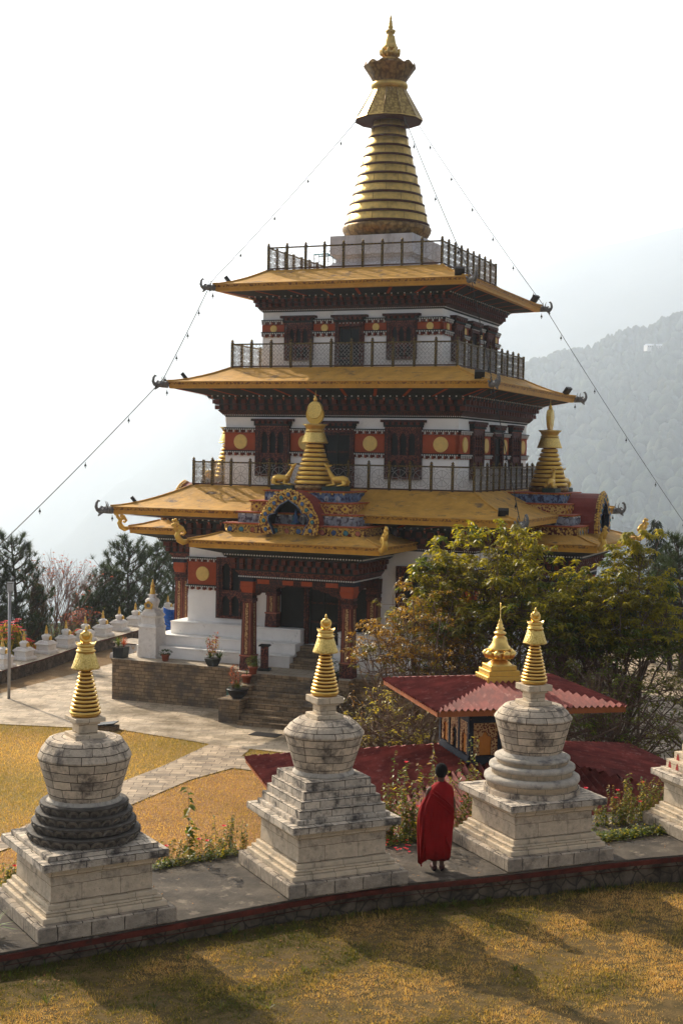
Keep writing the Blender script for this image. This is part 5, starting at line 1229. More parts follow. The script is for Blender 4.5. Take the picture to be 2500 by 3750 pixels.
for i in range(10): bushball(m, (-.05 - .01 * i, 0, .42 + .055 * i), .12, 16, .09, LR if i % 3 else LG, 20 + i); bushball(m, (.02 + .01 * i, 0, .45 + .07 * i), .11, 16, .09, LR if i % 2 else LY, 40 + i)
blades(m, (.22, -.05, .25), 60, .5, .022, LD, 5, 1.4, .8); blades(m, (-.1, 0, .25), 25, .4, .02, LD, 6, 1.2); m.build('red_leaved_plant', o)
p = at_t(926, 2468); o = empty('flower_pot', p, 0, label='terracotta pot with round green bush beside the left porch column', cat='pot')
m = MB(); m.lathe([(.11, 0), (.15, .2), (.17, .2), (.17, .25), (.14, .25)], (0, 0, 0), TERRA, 18); m.build('pot', o); m = MB(); bushball(m, (0, 0, .44), .25, 420, .06, LG, 7, (1, 1, .75)); m.build('bush', o)
p = px(903, 2502, z=-1.75); o = empty('flower_pot', p, 0, label='terracotta pot with thin dry plant on the upper stair block', cat='pot')
m = MB(); m.lathe([(.12, 0), (.16, .22), (.18, .22), (.18, .28), (.15, .28)], (0, 0, 0), TERRA, 18); m.build('pot', o); m = MB(); bushball(m, (0, 0, .36), .16, 40, .05, LR, 8); blades(m, (0, 0, .26), 14, .3, .008, LD, 9); m.build('dry_plant', o)
p = px(870, 2556, z=-2.10); o = empty('bowl_planter', p, 0, label='wide black bowl planter with red stems and drooping grass on the lower stair block', cat='planter')
m = MB(); m.lathe([(.17, 0), (.25, .08), (.33, .17), (.34, .27), (.37, .28), (.36, .31), (.3, .31)], (0, 0, 0), LAMPB, 24); m.build('bowl', o)
m = MB(); blades(m, (0, 0, .3), 90, .42, .022, LG, 10, 1.5, .7)
for i in range(16):
    r_ = random.Random(i); a = Vector((r_.uniform(-.2, .08), r_.uniform(-.1, .1), .3)); b = a + Vector((r_.uniform(-.12, .05), 0, r_.uniform(.4, .85))); m.tube([a, b], .008, TWIG, 3); bushball(m, b - Vector((0, 0, .15)), .12, 14, .07, LR, 60 + i, (.5, .5, 1.4))
m.build('red_grass', o)
p = at_t(968, 2455); o = empty('donation_box', p, -TH + .2, label='dark brown wooden box on a stand next to the left porch column', cat='box')
m = MB(); m.box((0, 0, .04), (.42, .30, .08), BLACKW); m.box((0, 0, .45), (.24, .20, .8), REDW); m.build('stand', o, bevel=.01); m = MB(); m.frus(.85, .90, .19, .17, BLACKW); m.build('lid', o)
p = px(848, 2608, z=-2.9); o = empty('litter_bin', p, 0, label='green litter bin behind the lower stair block', cat='bin')
m = MB(); m.lathe([(.17, .0), (.18, .72), (.14, .74)], (0, 0, 0), GREENP, 18); m.build('bin_body', o); m = MB(); m.lathe([(.20, .76), (.20, .80), (.1, .88), (.01, .90)], (0, 0, 0), GREENP, 18); m.box((0, 0, .76), (.36, .03, .04), GREENP); m.build('hood', o)
m = MB(); p = px(972, 2690, z=-2.885); m.M = RZ(-TH); m.box((0, 0, .008), (.95, .55, .016), LAMPB); o = m.build('doormat', loc=(p.x, p.y, -2.895)); tag(o, 'dark doormat on the paving at the foot of the steps', 'mat')
for x, y, lb in ((1222, 2500, 'potted evergreen bush at the right end of the steps, behind the gilded spire'), (1560, 2500, 'potted spiky plant in front of the white plinth, behind the bare shrub')):
    p = at_t(x, y); o = empty('flower_pot', p, 0, label=lb, cat='pot'); m = MB(); m.lathe([(.14, 0), (.19, .25), (.2, .28), (.16, .28)], (0, 0, 0), DPOT, 16); m.build('pot', o)
    m = MB(); (bushball(m, (0, 0, .5), .27, 260, .08, LD, 70) if x < 1300 else blades(m, (0, 0, .25), 60, .6, .04, LD, 71, 1.5, .8)); m.build('plant', o)
# painted altar bench, tarp
p = px(495, 2392, z=-2.9); q = Vector((p.x, p.y, -2.9)); o = empty('painted_altar', px(500, 2405, z=-2.9), -TH, label='low white altar with painted swags and flat top between planter and white chorten', cat='altar')
m = MB(); m.frus(0, .22, .85, .82, STUPAW); m.frus(.22, .62, .62, .68, STUPAW); m.build('altar_base', o, bevel=.02)
m = MB(); m.frus(.64, .68, .76, .76, DARKW, mt=TOPC); m.build('altar_top', o)
m = MB()
for i in range(5): m.tube([(-.6 + i * .26 + .13 * t, -.70, .56 - .12 * math.sin(PI * t)) for t in [j / 6 * 2 for j in range(4)]], .014, GOLDP, 4)
m.build('swags', o)
p = px(640, 2300, Y=60.5); m = MB(); nx_, nz_ = 10, 12
def tq(i, j): u, v = i / nx_, j / nz_; return (-.42 + .84 * u + .08 * math.sin(v * 5), .1 * math.sin(u * 9 + v * 3), -1.1 + 2.0 * v - .12 * math.sin(u * PI) * v)
for i in range(nx_):
    for j in range(nz_): m.quad([tq(i, j), tq(i + 1, j), tq(i + 1, j + 1), tq(i, j + 1)], TARP, True)
o = m.build('blue_tarp', loc=(p.x, p.y, p.z)); so = o.modifiers.new('t', 'SOLIDIFY'); so.thickness = .01; tag(o, 'bright blue tarp hanging between the white stupas and the left porch column', 'tarp')
# lamp post on the far left, sign board behind the lotus stupa
p = px(35, 2400, Y=50.2); o = empty('lamp_post', (p.x, p.y, -2.9), 0, label='thin grey metal lamp post with box head at the left edge', cat='lamp post')
z1 = px(35, 2165, Y=50.2).z; m = MB(); m.tube([(0, 0, 0), (0, 0, z1 + 2.9)], .055, POLE, 10); m.build('pole', o); m = MB(); m.box((.02, 0, z1 + 2.9 + .15), (.20, .2, .3), LAMPG); m.box((.02, 0, z1 + 2.9 + .31), (.24, .24, .03), LAMPB); m.build('lamp_head', o)
p = px(392, 2672, z=-2.9); o = empty('notice_box', p, -.15, label='small low stone box with slanting dark lid at the courtyard edge beside the lotus stupa', cat='box')
m = MB(); m.rect(-.55, .35, -.2, .25, 0, .14, TERR); m.build('stone_base', o, bevel=.01); m = MB(Matrix.Rotation(R(-8), 4, 'Y')); m.box((-.1, 0, .20), (.9, .5, .03), LAMPB); m.build('lid', o)

# cables hung with bells
def cable(name, P, label, nb, seed, r=.016):
    P = [Vector(p) for p in P]; o0 = P[0]; root = empty(name, o0, 0, label=label, cat='cable', group='bell cables of the spire')
    m = MB(); pts = []
    for a, b in zip(P[:-1], P[1:]):
        L_ = (b - a).length; n = 10
        for i in range(n + (b is P[-1])): t = i / n; pts.append(a.lerp(b, t) - o0 - Vector((0, 0, L_ * .022 * 4 * t * (1 - t) * .5)))
    m.tube(pts, r, CABLE, 4); m.build('wire', root)
    T = len(pts); global BELL
    for i in range(nb):
        f = (i + .5) / nb * (T - 1); j = int(f); q = pts[j].lerp(pts[min(j + 1, T - 1)], f - j)
        if BELL is None: BELL = bell_mb().build('bell', root); b = BELL
        else: b = BELL.copy(); C.objects.link(b); b.parent = root
        b.location = q - Vector((0, 0, .12))
BELL = None
c_ = lambda a, b, z: B2W(a, b, z)
e = px(-120, 2110, Y=46)
cable('bell_cable', [c_(-.95, -.9, 18.95), c_(-4.98, -4.98, 12.42), c_(-6.25, -6.25, 8.75), e], 'long bell hung cable running from the spire umbrella down to the lower left', 13, 1)
e = px(2640, 2110, Y=70)
cable('bell_cable', [c_(.95, .9, 18.95), c_(5.0, 5.0, 12.35), e], 'long bell hung cable running from the spire umbrella down to the lower right', 12, 2)
cable('bell_cable', [c_(.95, -.9, 18.95), c_(4.98, -4.98, 12.35), c_(6.2, -6.2, 8.6), c_(7.6, -7.4, 3.95)], 'bell hung cable from the spire umbrella past the near right roof corners', 9, 3)

# ============================================================ vegetation
import numpy as np
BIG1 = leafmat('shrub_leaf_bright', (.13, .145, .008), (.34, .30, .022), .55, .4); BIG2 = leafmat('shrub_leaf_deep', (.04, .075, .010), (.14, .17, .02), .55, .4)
BIGB = leafmat('shrub_leaf_bronze', (.17, .09, .012), (.34, .22, .03), .45, .4); OLIVE = leafmat('shrub_leaf_olive', (.08, .085, .014), (.20, .18, .03), .4, .4)
NEED = leafmat('pine_needle', (.018, .035, .016), (.045, .07, .028), .25, .5); DEOD = leafmat('cedar_needle', (.012, .025, .016), (.03, .045, .025), .2, .6)
FLR = leafmat('red_petal', (.55, .015, .03), (.7, .04, .08), .4, .5); DRY = leafmat('dry_leaf', (.22, .13, .05), (.33, .22, .08), .4, .6)
def bez(a, b, c, n):
    a, b, c = Vector(a), Vector(b), Vector(c); return [a * (1 - t) ** 2 + b * 2 * t * (1 - t) + c * t * t for t in [i / n for i in range(n + 1)]]
def shrub(base, H, rx, ry, stems, seed, mats, label, nt_=300, nin=260, L=.17, rosette=9, zmin=.56, lean=(0, 0)):
    r_ = random.Random(seed); root = empty('spreading_tree', base, 0, label=label, cat='tree'); wd = MB(); lf = MB()
    cz = H * .46; main = []
    def dome(el0, el1, f=1.):
        a = r_.random() * 2 * PI; e = math.asin(r_.uniform(math.sin(el0), math.sin(el1))); b = 1 + .09 * noise.noise(Vector((math.cos(a) * 2, math.sin(a) * 2, e * 2 + seed)))
        return Vector((math.cos(a) * math.cos(e) * rx * b * f + lean[0], math.sin(a) * math.cos(e) * ry * b * f + lean[1], cz + math.sin(e) * (H - cz) * b * f))
    for i in range(stems):
        e = dome(R(5), R(85), .8); m_ = Vector((e.x * .30, e.y * .30, e.z * .42)); P = bez((r_.uniform(-.25, .25), r_.uniform(-.25, .25), -.1), m_, e, 9)
        P = [p + Vector((r_.uniform(-.05, .05), r_.uniform(-.05, .05), 0)) for p in P]; main.append(P); wd.tube(P, [.065 - .05 * k / 9 for k in range(10)], BARK, 6)
    subs = []
    for i in range(stems * 9):
        P = r_.choice(main); k = r_.randint(2, 8); s = P[k]; e = dome(R(-12), R(88), r_.uniform(.78, .95)); 
        if (Vector((e.x, e.y, 0)) - Vector((s.x, s.y, 0))).length > rx * 1.1: continue
        m_ = s.lerp(e, .5) + Vector(((e.x - s.x) * .15, (e.y - s.y) * .15, -.1)); Q = bez(s, m_, e, 6); Q = [q + Vector((r_.uniform(-.04, .04),) * 3) for q in Q]; subs.append(Q); wd.tube(Q, [.026 - .017 * j / 6 for j in range(7)], TWIG, 4)
    def rosette_(p, n, L_, mt):
        a0 = r_.random() * 6
        for j in range(n):
            a = a0 + j * 2.4; d = Vector((math.cos(a), math.sin(a), r_.uniform(-.25, .5))); l = L_ * r_.uniform(.7, 1.15); leaf_quads(lf, p + Vector((0, 0, r_.uniform(-.05, .03))), d, l, l * .42, mt, droop=r_.uniform(.2, .75))
    for i in range(nt_):
        Q = r_.choice(subs); s = Q[r_.randint(3, 6)]; e = s + Vector((r_.gauss(0, .36), r_.gauss(0, .36), abs(r_.gauss(.10, .2))))
        # keep tips inside the crown, close to its skin
        q = Vector(((e.x - lean[0]) / rx, (e.y - lean[1]) / ry, (e.z - cz) / (H - cz))); ln = q.length
        if ln > 1.06: e = Vector((lean[0] + (e.x - lean[0]) * 1.03 / ln, lean[1] + (e.y - lean[1]) * 1.03 / ln, cz + (e.z - cz) * 1.03 / ln))
        Q2 = bez(s, s.lerp(e, .5) + Vector((0, 0, -.05)), e, 3); wd.tube(Q2, [.011, .009, .007, .005], TWIG, 3)
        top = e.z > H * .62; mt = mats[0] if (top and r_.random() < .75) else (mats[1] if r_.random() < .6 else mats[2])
        if e.z < H * zmin and r_.random() < .78: continue
        for k in range(3):
            o = Vector((r_.gauss(0, .10), r_.gauss(0, .10), r_.gauss(0, .07))); rosette_(e + o, rosette if e.z > H * zmin else max(3, rosette // 3), L, mt)
    for i in range(nin):
        Q = r_.choice(subs + main); k = r_.randint(1, len(Q) - 2); s = Q[k]; e = s + Vector((r_.gauss(0, .35), r_.gauss(0, .35), r_.uniform(0, .7))); wd.tube(bez(s, s.lerp(e, .4) + Vector((r_.uniform(-.1, .1), r_.uniform(-.1, .1), 0)), e, 3), [.010, .008, .006, .004], TWIG, 3)
        if r_.random() < .55: rosette_(e, r_.randint(2, 5), L * .75, mats[2])
    wd.build('branches', root); lf.build('crown', root); return root
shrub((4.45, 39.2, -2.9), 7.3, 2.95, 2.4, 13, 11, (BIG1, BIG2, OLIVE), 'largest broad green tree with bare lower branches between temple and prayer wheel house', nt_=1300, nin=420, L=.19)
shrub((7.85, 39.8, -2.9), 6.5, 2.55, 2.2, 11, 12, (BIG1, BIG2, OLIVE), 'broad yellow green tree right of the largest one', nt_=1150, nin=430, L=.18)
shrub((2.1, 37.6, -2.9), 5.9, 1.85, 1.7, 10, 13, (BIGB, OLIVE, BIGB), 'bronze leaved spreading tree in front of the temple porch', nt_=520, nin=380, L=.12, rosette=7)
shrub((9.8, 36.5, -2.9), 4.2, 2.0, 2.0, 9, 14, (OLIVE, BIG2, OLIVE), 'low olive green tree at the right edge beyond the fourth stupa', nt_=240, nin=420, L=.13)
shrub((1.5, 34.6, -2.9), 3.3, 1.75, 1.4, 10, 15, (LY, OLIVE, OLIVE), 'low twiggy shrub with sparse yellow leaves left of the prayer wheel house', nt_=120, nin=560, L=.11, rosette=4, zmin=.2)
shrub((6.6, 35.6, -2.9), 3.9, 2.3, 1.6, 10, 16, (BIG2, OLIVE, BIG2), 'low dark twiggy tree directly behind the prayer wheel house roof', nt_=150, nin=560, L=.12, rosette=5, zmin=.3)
s_ = empty('sapling', (8.45, 39.4, -2.9), 0, label='slender pale green sapling rising above the yellow green tree on the right', cat='tree')
wd, lf = MB(), MB(); r_ = random.Random(5); top = px(2338, 1975, Y=39.4) - Vector((8.45, 39.4, -2.9))
wd.tube(bez((0, 0, 0), (.1, 0, top.z * .5), (top.x, 0, top.z - .6), 8), [.05 - .004 * i for i in range(9)], BARK, 5)
for i in range(15):
    e = Vector((top.x + r_.uniform(-.75, .85), r_.uniform(-.4, .4), top.z - r_.uniform(-.25, .45))); wd.tube(bez((top.x, 0, top.z - .9), (top.x + (e.x - top.x) * .5, 0, top.z - .75), e, 4), [.014, .012, .01, .008, .006], TWIG, 3)
    for k in range(4):
        q = e + Vector((r_.gauss(0, .1), r_.gauss(0, .1), r_.gauss(0, .06)))
        for j in range(9): a = j * 2.4; leaf_quads(lf, q, Vector((math.cos(a), math.sin(a), r_.uniform(-.3, .3))), .18, .075, BIG1, droop=.6)
wd.build('branches', s_); lf.build('crown', s_)

def pine(base, H, W, seed, label, dens=1., taper=.75, r0=.14):
    r_ = random.Random(seed); root = empty('pine_tree', base, 0, label=label, cat='tree', group='pines behind the garden wall'); wd = MB(); V = []; F = []
    def tuft(p, d, L=.34, n=34):
        d = d.normalized()
        for i in range(n):
            q = Vector((r_.gauss(0, 1), r_.gauss(0, 1), r_.gauss(0, 1))).normalized() * .95 + d * .75; q = q.normalized() * L * r_.uniform(.6, 1.05); s = q.cross(Vector((r_.random(), r_.random(), 1))).normalized() * .013
            o = p - d * r_.uniform(0, .16); k = len(V); V.extend((o - s, o + s, o + q)); F.append((k, k + 1, k + 2))
    T = [Vector((.12 * math.sin(t * 3 + seed) * t * 2, .1 * math.cos(t * 4) * t, H * t)) for t in [i / 12 for i in range(13)]]
    wd.tube(T, [r0 * (1 - .85 * i / 12) for i in range(13)], BARKP, 7)
    def tp_(t): k = min(11, int(t * 12)); return T[k].lerp(T[k + 1], t * 12 - k)
    nb = int(30 * dens)
    for i in range(nb):
        t = .18 + .8 * (i / nb) ** .9; s = tp_(t); a = i * 2.4 + r_.uniform(-.4, .4); L = W * (1 - t) ** taper * r_.uniform(.7, 1.15) + .35
        up = r_.uniform(.25, .6) + t * .6; e = s + Vector((math.cos(a) * L, math.sin(a) * L, L * up)); P = bez(s, s + Vector((math.cos(a) * L * .6, math.sin(a) * L * .6, L * .05)), e, 5)
        wd.tube(P, [.045 - .032 * k / 5 for k in range(6)], BARKP, 4); tuft(e, Vector((math.cos(a) * .3, math.sin(a) * .3, 1)), .40, 44)
        for j in range(int(3 + L * 3.2)):
            k = r_.randint(1, 4); q = P[k]; b = a + r_.choice((-1, 1)) * r_.uniform(.4, 1.3); l = L * r_.uniform(.18, .45) + .12; f = q + Vector((math.cos(b) * l, math.sin(b) * l, l * r_.uniform(.5, 1.3)))
            wd.tube([q, q.lerp(f, .5) - Vector((0, 0, .03)), f], [.018, .014, .01], BARKP, 3); tuft(f, Vector((math.cos(b) * .3, math.sin(b) * .3, 1)), .36, 36)
            if r_.random() < .6: tuft(q.lerp(f, .6), f - q, .30, 20)
    tuft(T[-1], Vector((0, 0, 1)), .46, 60)
    m = MB(); m.v = V; m.f = F; m.mi(NEED); m.m = [0] * len(F); m.uv = [((0, 0), (0, 0), (0, 0))] * len(F); m.sm = [False] * len(F)
    wd.build('trunk', root); m.build('needles', root)
def at(x, ytop, Y, zb, d=0): t = px(x, ytop, Y=Y); return Vector((t.x, Y, zb)), t.z - zb
for x, yt, Y, zb, W, sd, lb, de in ((58, 1972, 61.5, -4.5, 1.5, 1, 'tall dark pine at the left edge behind the lamp post', 1.3), (-25, 2060, 61, -4.5, 1.6, 2, 'pine cut by the left edge of the picture', 1.), (482, 1988, 73, -5, 2.1, 3, 'tallest pine of the clump left of the temple', 1.25), (382, 2085, 71, -5, 1.7, 4, 'pine on the left of the clump, leaning out over the wall', 1.), (562, 1998, 76, -5, 1.5, 5, 'slender pine close to the left porch roof', 1.1), (628, 2010, 79, -5, 1.8, 6, 'pine partly hidden behind the orange left porch column', 1.1), (335, 2180, 70, -6, 1.7, 7, 'lowest pine of the clump, nearest the bare tree', 1.), (2500, 1965, 58, -4, 1.2, 8, 'pine at the right edge of the picture', 1.), (2462, 2045, 60, -4, 1.3, 9, 'shorter pine just left of the one at the right edge', 1.), (438, 2190, 78, -6, 2.1, 10, 'pine at the back of the clump behind the fourth and fifth white stupas', 1.1)):
    b, H = at(x, yt, Y, zb); pine(b, H, W, sd, lb, de)
# cedar with drooping sprays
b, H = at(2402, 1905, 62, -4); root = empty('cedar_tree', b, 0, label='dark conical cedar with drooping sprays right of the temple', cat='tree'); r_ = random.Random(9); wd = MB(); nd = MB(); wd.tube([(0, 0, 0), (0, 0, H * .98)], [.16, .02], BARKP, 6)
for i in range(120):
    t = .25 + .74 * i / 120; a = i * 2.4; L = (1 - t) ** .8 * 1.75 + .12; s = Vector((0, 0, H * t)); e = s + Vector((math.cos(a) * L, math.sin(a) * L, .1 - L * .3)); P = bez(s, s.lerp(e, .5) + Vector((0, 0, .25)), e, 5); wd.tube(P, [.02, .018, .015, .012, .01, .006], BARKP, 3)
    for j in range(int(12 + L * 26)):
        k = r_.uniform(.5, 5); q = P[int(k)] if k >= 5 else P[int(k)].lerp(P[int(k) + 1], k - int(k)); d = Vector((math.cos(a) * .4 + r_.gauss(0, .35), math.sin(a) * .4 + r_.gauss(0, .35), -r_.uniform(.3, 1.))); leaf_quads(nd, q, d, r_.uniform(.14, .34), .05, DEOD, droop=.15)
wd.build('trunk', root); nd.build('foliage', root)
# bare reddish tree, brown cypress, poinsettias
def bare(base, H, W, seed, label, name='bare_tree', leaf=None, nl=0, mt=PINK, n0=9, up=.9):
    r_ = random.Random(seed); root = empty(name, base, 0, label=label, cat='tree'); wd = MB(); lf = MB()
    def grow(p, d, L, r, k):
        q = p + d * L * .5 + Vector((r_.uniform(-.05, .05),) * 3) * L; e = q + (d + Vector((r_.gauss(0, .12), r_.gauss(0, .12), .12))).normalized() * L * .5; wd.tube([p, q, e], [r, r * .85, r * .65], mt, 4 if k < 2 else 3)
        if k >= 4:
            if leaf and r_.random() < nl:
                for j in range(3): leaf_quads(lf, e, Vector((r_.gauss(0, 1), r_.gauss(0, 1), -.3)), .11, .06, leaf)
            return
        for j in range(r_.choice((2, 3, 3))): grow(q.lerp(e, r_.uniform(.2, 1)), (d + Vector((r_.gauss(0, .42), r_.gauss(0, .42), r_.uniform(-.05, .4)))).normalized(), L * r_.uniform(.6, .85), r * .62, k + 1)
    for i in range(n0):
        a = i * 2.4; s = W / H * r_.uniform(.2, 1.); grow(Vector((math.cos(a) * .12, math.sin(a) * .12, -.1)), Vector((math.cos(a) * s, math.sin(a) * s, up)).normalized(), H * .34, .035, 0)
    wd.build('branches', root)
    if leaf: lf.build('leaves', root)
b, H = at(212, 2035, 66, -3.6); bare(b, H * 1.2, 2.0, 3, 'tall leafless reddish tree between the pines on the left', leaf=LR, nl=.22, n0=12)
b, H = at(300, 2190, 68, -3.6); bare(b, H * .95, 1.8, 4, 'smaller leafless tree with rust coloured leaves left of the pine clump', leaf=LR, nl=.5, n0=8)
b, H = at(140, 2140, 62.5, -3.6); root = empty('brown_cypress', b, 0, label='rounded brown cypress between the left pine and the bare tree', cat='tree'); r_ = random.Random(2); lf = MB(); wd = MB(); wd.tube([(0, 0, 0), (0, 0, H * .9)], [.1, .02], BARKP, 6)
BRN = leafmat('brown_scale_leaf', (.06, .045, .03), (.13, .085, .055), .2, .7)
for i in range(5200):
    t = r_.random(); z = H * (.05 + .93 * t); w_ = .85 * math.sin(PI * min(1, .12 + .88 * (1 - t) ** .75)) ** .6 * (1 - t * .55); a = r_.random() * 2 * PI; w_ *= (.75 + .35 * noise.noise(Vector((math.cos(a) * 2, math.sin(a) * 2, z * 1.3)))) * r_.uniform(.55, 1.05); leaf_quads(lf, Vector((math.cos(a) * w_, math.sin(a) * w_, z)), Vector((math.cos(a), math.sin(a), r_.uniform(.2, 1.4))), .2, .05, BRN, droop=0)
wd.build('trunk', root); lf.build('foliage', root)
def poin(x, yt, Y, w_, seed, lb):
    b, H = at(x, yt, Y, -3.0); root = empty('poinsettia', b, 0, label=lb, cat='shrub', group='poinsettias by the garden wall'); r_ = random.Random(seed); wd = MB(); lf = MB(); n = 16
    for i in range(n):
        a = i * 2.4; rr_ = w_ * math.sqrt((i + .5) / n); e = Vector((math.cos(a) * rr_, math.sin(a) * rr_, H * (1 - .35 * (rr_ / w_) ** 2) * r_.uniform(.85, 1))); P = bez((0, 0, 0), (e.x * .4, e.y * .4, e.z * .5), e, 5); wd.tube(P, [.02, .018, .015, .012, .01, .008], TWIG, 3)
        for j in range(26):
            k = r_.uniform(1.5, 4.9); q = P[int(k)].lerp(P[int(k) + 1], k - int(k)); b_ = r_.random() * 7; leaf_quads(lf, q + Vector((r_.gauss(0, .08), r_.gauss(0, .08), 0)), Vector((math.cos(b_), math.sin(b_), -.6)), .2, .08, LY if r_.random() < .5 else LG, droop=.7)
        for j in range(9): leaf_quads(lf, e, Vector((math.cos(j * .7), math.sin(j * .7), .15)), .17, .07, FLR if True else LR, droop=.15)
    wd.build('stems', root); lf.build('leaves', root)
poin(52, 2245, 57.2, .5, 1, 'tall yellow leaved poinsettia with red tops beside the lamp post'); poin(8, 2275, 56.5, .45, 2, 'poinsettia with red tops cut by the left edge'); poin(95, 2325, 58.5, .35, 3, 'low poinsettia right of the lamp post'); poin(126, 2352, 59.8, .28, 4, 'small poinsettia between the second and third white stupas'); poin(288, 2300, 64.5, .3, 5, 'single red topped poinsettia behind the gilded moon')
# white balustrade and understorey behind the wall
p = px(280, 2332, Y=64); o = empty('white_balustrade', (p.x, p.y, p.z - .6), .1, label='short white slatted railing glimpsed behind the small stupas', cat='railing')
m = MB(); m.box((0, 0, .62), (.8, .06, .05), DOT); m.build('top_rail', o); m = MB()
for i in range(7): m.box((-.36 + i * .12, 0, .3), (.05, .04, .6), DOT)
m.build('balusters', o)
r_ = random.Random(77); m = MB()
for i in range(9000):
    t = r_.random(); x = -14.6 + 5.6 * t - 1.6 - abs(r_.gauss(0, .7)); Y = 50 + 18.5 * t + r_.uniform(0, 2.5); z = -3.1 + abs(r_.gauss(0, .38)) * (1 + noise.noise(Vector((x, Y, 0)))); leaf_quads(m, Vector((x, Y, z)), Vector((r_.gauss(0, 1), r_.gauss(0, 1), r_.uniform(-.3, 1))), .15, .07, r_.choice((LD, LG, LG, BRN, DRY)), droop=.3)
o = m.build('wall_undergrowth'); tag(o, 'mixed undergrowth of leaves and dry stems behind the low wall', kind='stuff')

# plants growing along the back edge of the stupa platform
GSTEM = mat('green_stem', (.10, .12, .03), .8, bump=0)
def edge_plant(p, h, w_, n, seed, lb, mats, flow=.12, L=.065):
    r_ = random.Random(seed); root = empty('flowering_shrub', p, 0, label=lb, cat='shrub', group='shrubs along the back of the stupa platform'); wd = MB(); lf = MB(); fl_ = MB(); hasf = False
    for i in range(n):
        a = r_.random() * 7; rr_ = w_ * math.sqrt(r_.random()); hh = h * r_.uniform(.3, 1.) ** 1.2 ; s = Vector((math.cos(a) * rr_ * .5, math.sin(a) * rr_ * .3, -.5)); e = Vector((math.cos(a) * rr_, math.sin(a) * rr_ * .45, hh)); P = bez(s, s.lerp(e, .5) + Vector((r_.gauss(0, .05), 0, 0)), e, 6); wd.tube(P, [.005, .005, .0045, .004, .004, .003, .003], r_.choice((TWIG, GSTEM)), 3)
        k = 1.3
        while k < 6:
            q = P[min(5, int(k))].lerp(P[min(6, int(k) + 1)], k - int(k)) if k < 5.99 else P[6]; b_ = r_.random() * 7; l = L * r_.uniform(.6, 1.2); leaf_quads(lf, q, Vector((math.cos(b_), math.sin(b_), r_.uniform(-.4, .4))), l, l * .62, r_.choice(mats), droop=.35); k += r_.uniform(.07, .17)
        if r_.random() < flow:
            hasf = True
            for j in range(6): leaf_quads(fl_, e + Vector((0, -.02, .01)), Vector((math.cos(j), math.sin(j), .5)), .05, .045, FLR, droop=0)
    wd.build('stems', root); lf.build('leaves', root)
    if hasf: fl_.build('flowers', root)
EP = [(600, 3165, .55, .35, 26, 'left of the three low bushes between lotus stupa and stepped stupa'), (690, 3150, 1.55, .12, 3, 'tall single stemmed plant with large leaves between the left two stupas'), (740, 3140, .5, .35, 26, 'middle low bush between the left two stupas'), (800, 3125, .85, .22, 16, 'upright leafy bush left of the stepped stupa'), (850, 3118, .7, .25, 22, 'leafy bush touching the left side of the stepped stupa'),
      (1400, 3085, 1.0, .25, 24, 'leafy bush right of the stepped stupa'), (1440, 3080, 1.65, .22, 11, 'tallest flowering bush, left of the monk'), (1490, 3070, 1.3, .25, 24, 'dense bush left of the monk'), (1545, 3062, 1.75, .3, 10, 'tall arching bush just left of the monk head'), (1600, 3050, 1.35, .25, 16, 'bush directly behind the monk'), (1680, 3040, 1.3, .25, 18, 'bush between the monk and the round tiered stupa'), (1730, 3030, 1.7, .12, 5, 'thin tall stem with red bud in front of the prayer wheel house'),
      (2160, 3040, .75, .25, 10, 'thin shoot right of the round tiered stupa'), (2230, 3030, .6, .3, 26, 'low dense bush right of the round tiered stupa'), (2290, 3022, .75, .3, 32, 'middle bush between the two right stupas'), (2350, 3012, .9, .3, 36, 'dense bush beside the fourth stupa'), (2400, 3005, .85, .25, 36, 'bush touching the fourth stupa'), (20, 3250, .55, .4, 44, 'glossy bush left of the lotus stupa')]
for i, (x, y, h, w_, n, lb) in enumerate(EP):
    p = px(x, y, z=0); big = .15 if i == 1 else (.085 if h > .9 else .06); edge_plant((p.x, p.y + .12, 0), h * (.92 if x > 1380 else .72), w_, max(2, int(n * (.8 if x > 1380 else .6))), 100 + i, lb, (LG, LG, LY, OLIVE) if i % 2 else (LG, OLIVE, BIG2, DRY), .05, big)
m = MB(); r_ = random.Random(6); cl = MB()
for (x0, y0, x1, y1, n, sp) in ((560, 3185, 870, 3128, 700, .05), (1390, 3095, 1590, 3072, 500, .09), (2140, 3085, 2440, 3042, 1900, .10), (0, 3262, 80, 3250, 300, .09)):
    for i in range(n):
        t = r_.random(); p = px(x0 + (x1 - x0) * t, y0 + (y1 - y0) * t, z=0); p = p + Vector((r_.gauss(0, .03), r_.gauss(0, sp), abs(r_.gauss(.02, .05)))); leaf_quads(m, p, Vector((r_.gauss(0, 1), r_.gauss(0, 1), r_.uniform(.1, .8))), .06, .035, r_.choice((LG, LG, LY, BIG2)), droop=.2)
tag(m.build('creeping_vine'), 'creeping green leaves spilling over the back edge of the platform', kind='stuff')
m = MB()
for i in range(34):
    x, y = r_.uniform(1390, 1500), r_.uniform(3050, 3125); p = px(x, y, z=.03) + Vector((0, 0, r_.uniform(0, .05)))
    for j in range(5): leaf_quads(m, p, Vector((math.cos(j * 1.3), math.sin(j * 1.3), .5)), .035, .035, FLR, droop=0)
tag(m.build('fallen_flowers'), 'red flowers lying and trailing at the back edge beside the monk', kind='stuff')
p = px(-35, 3430, z=0); o = empty('yucca', p, 0, label='spiky long leaved plant cut by the left edge of the picture', cat='plant'); m = MB(); blades(m, (0, 0, .05), 34, .42, .035, LG, 4, 1.6, .75); m.build('leaves', o)

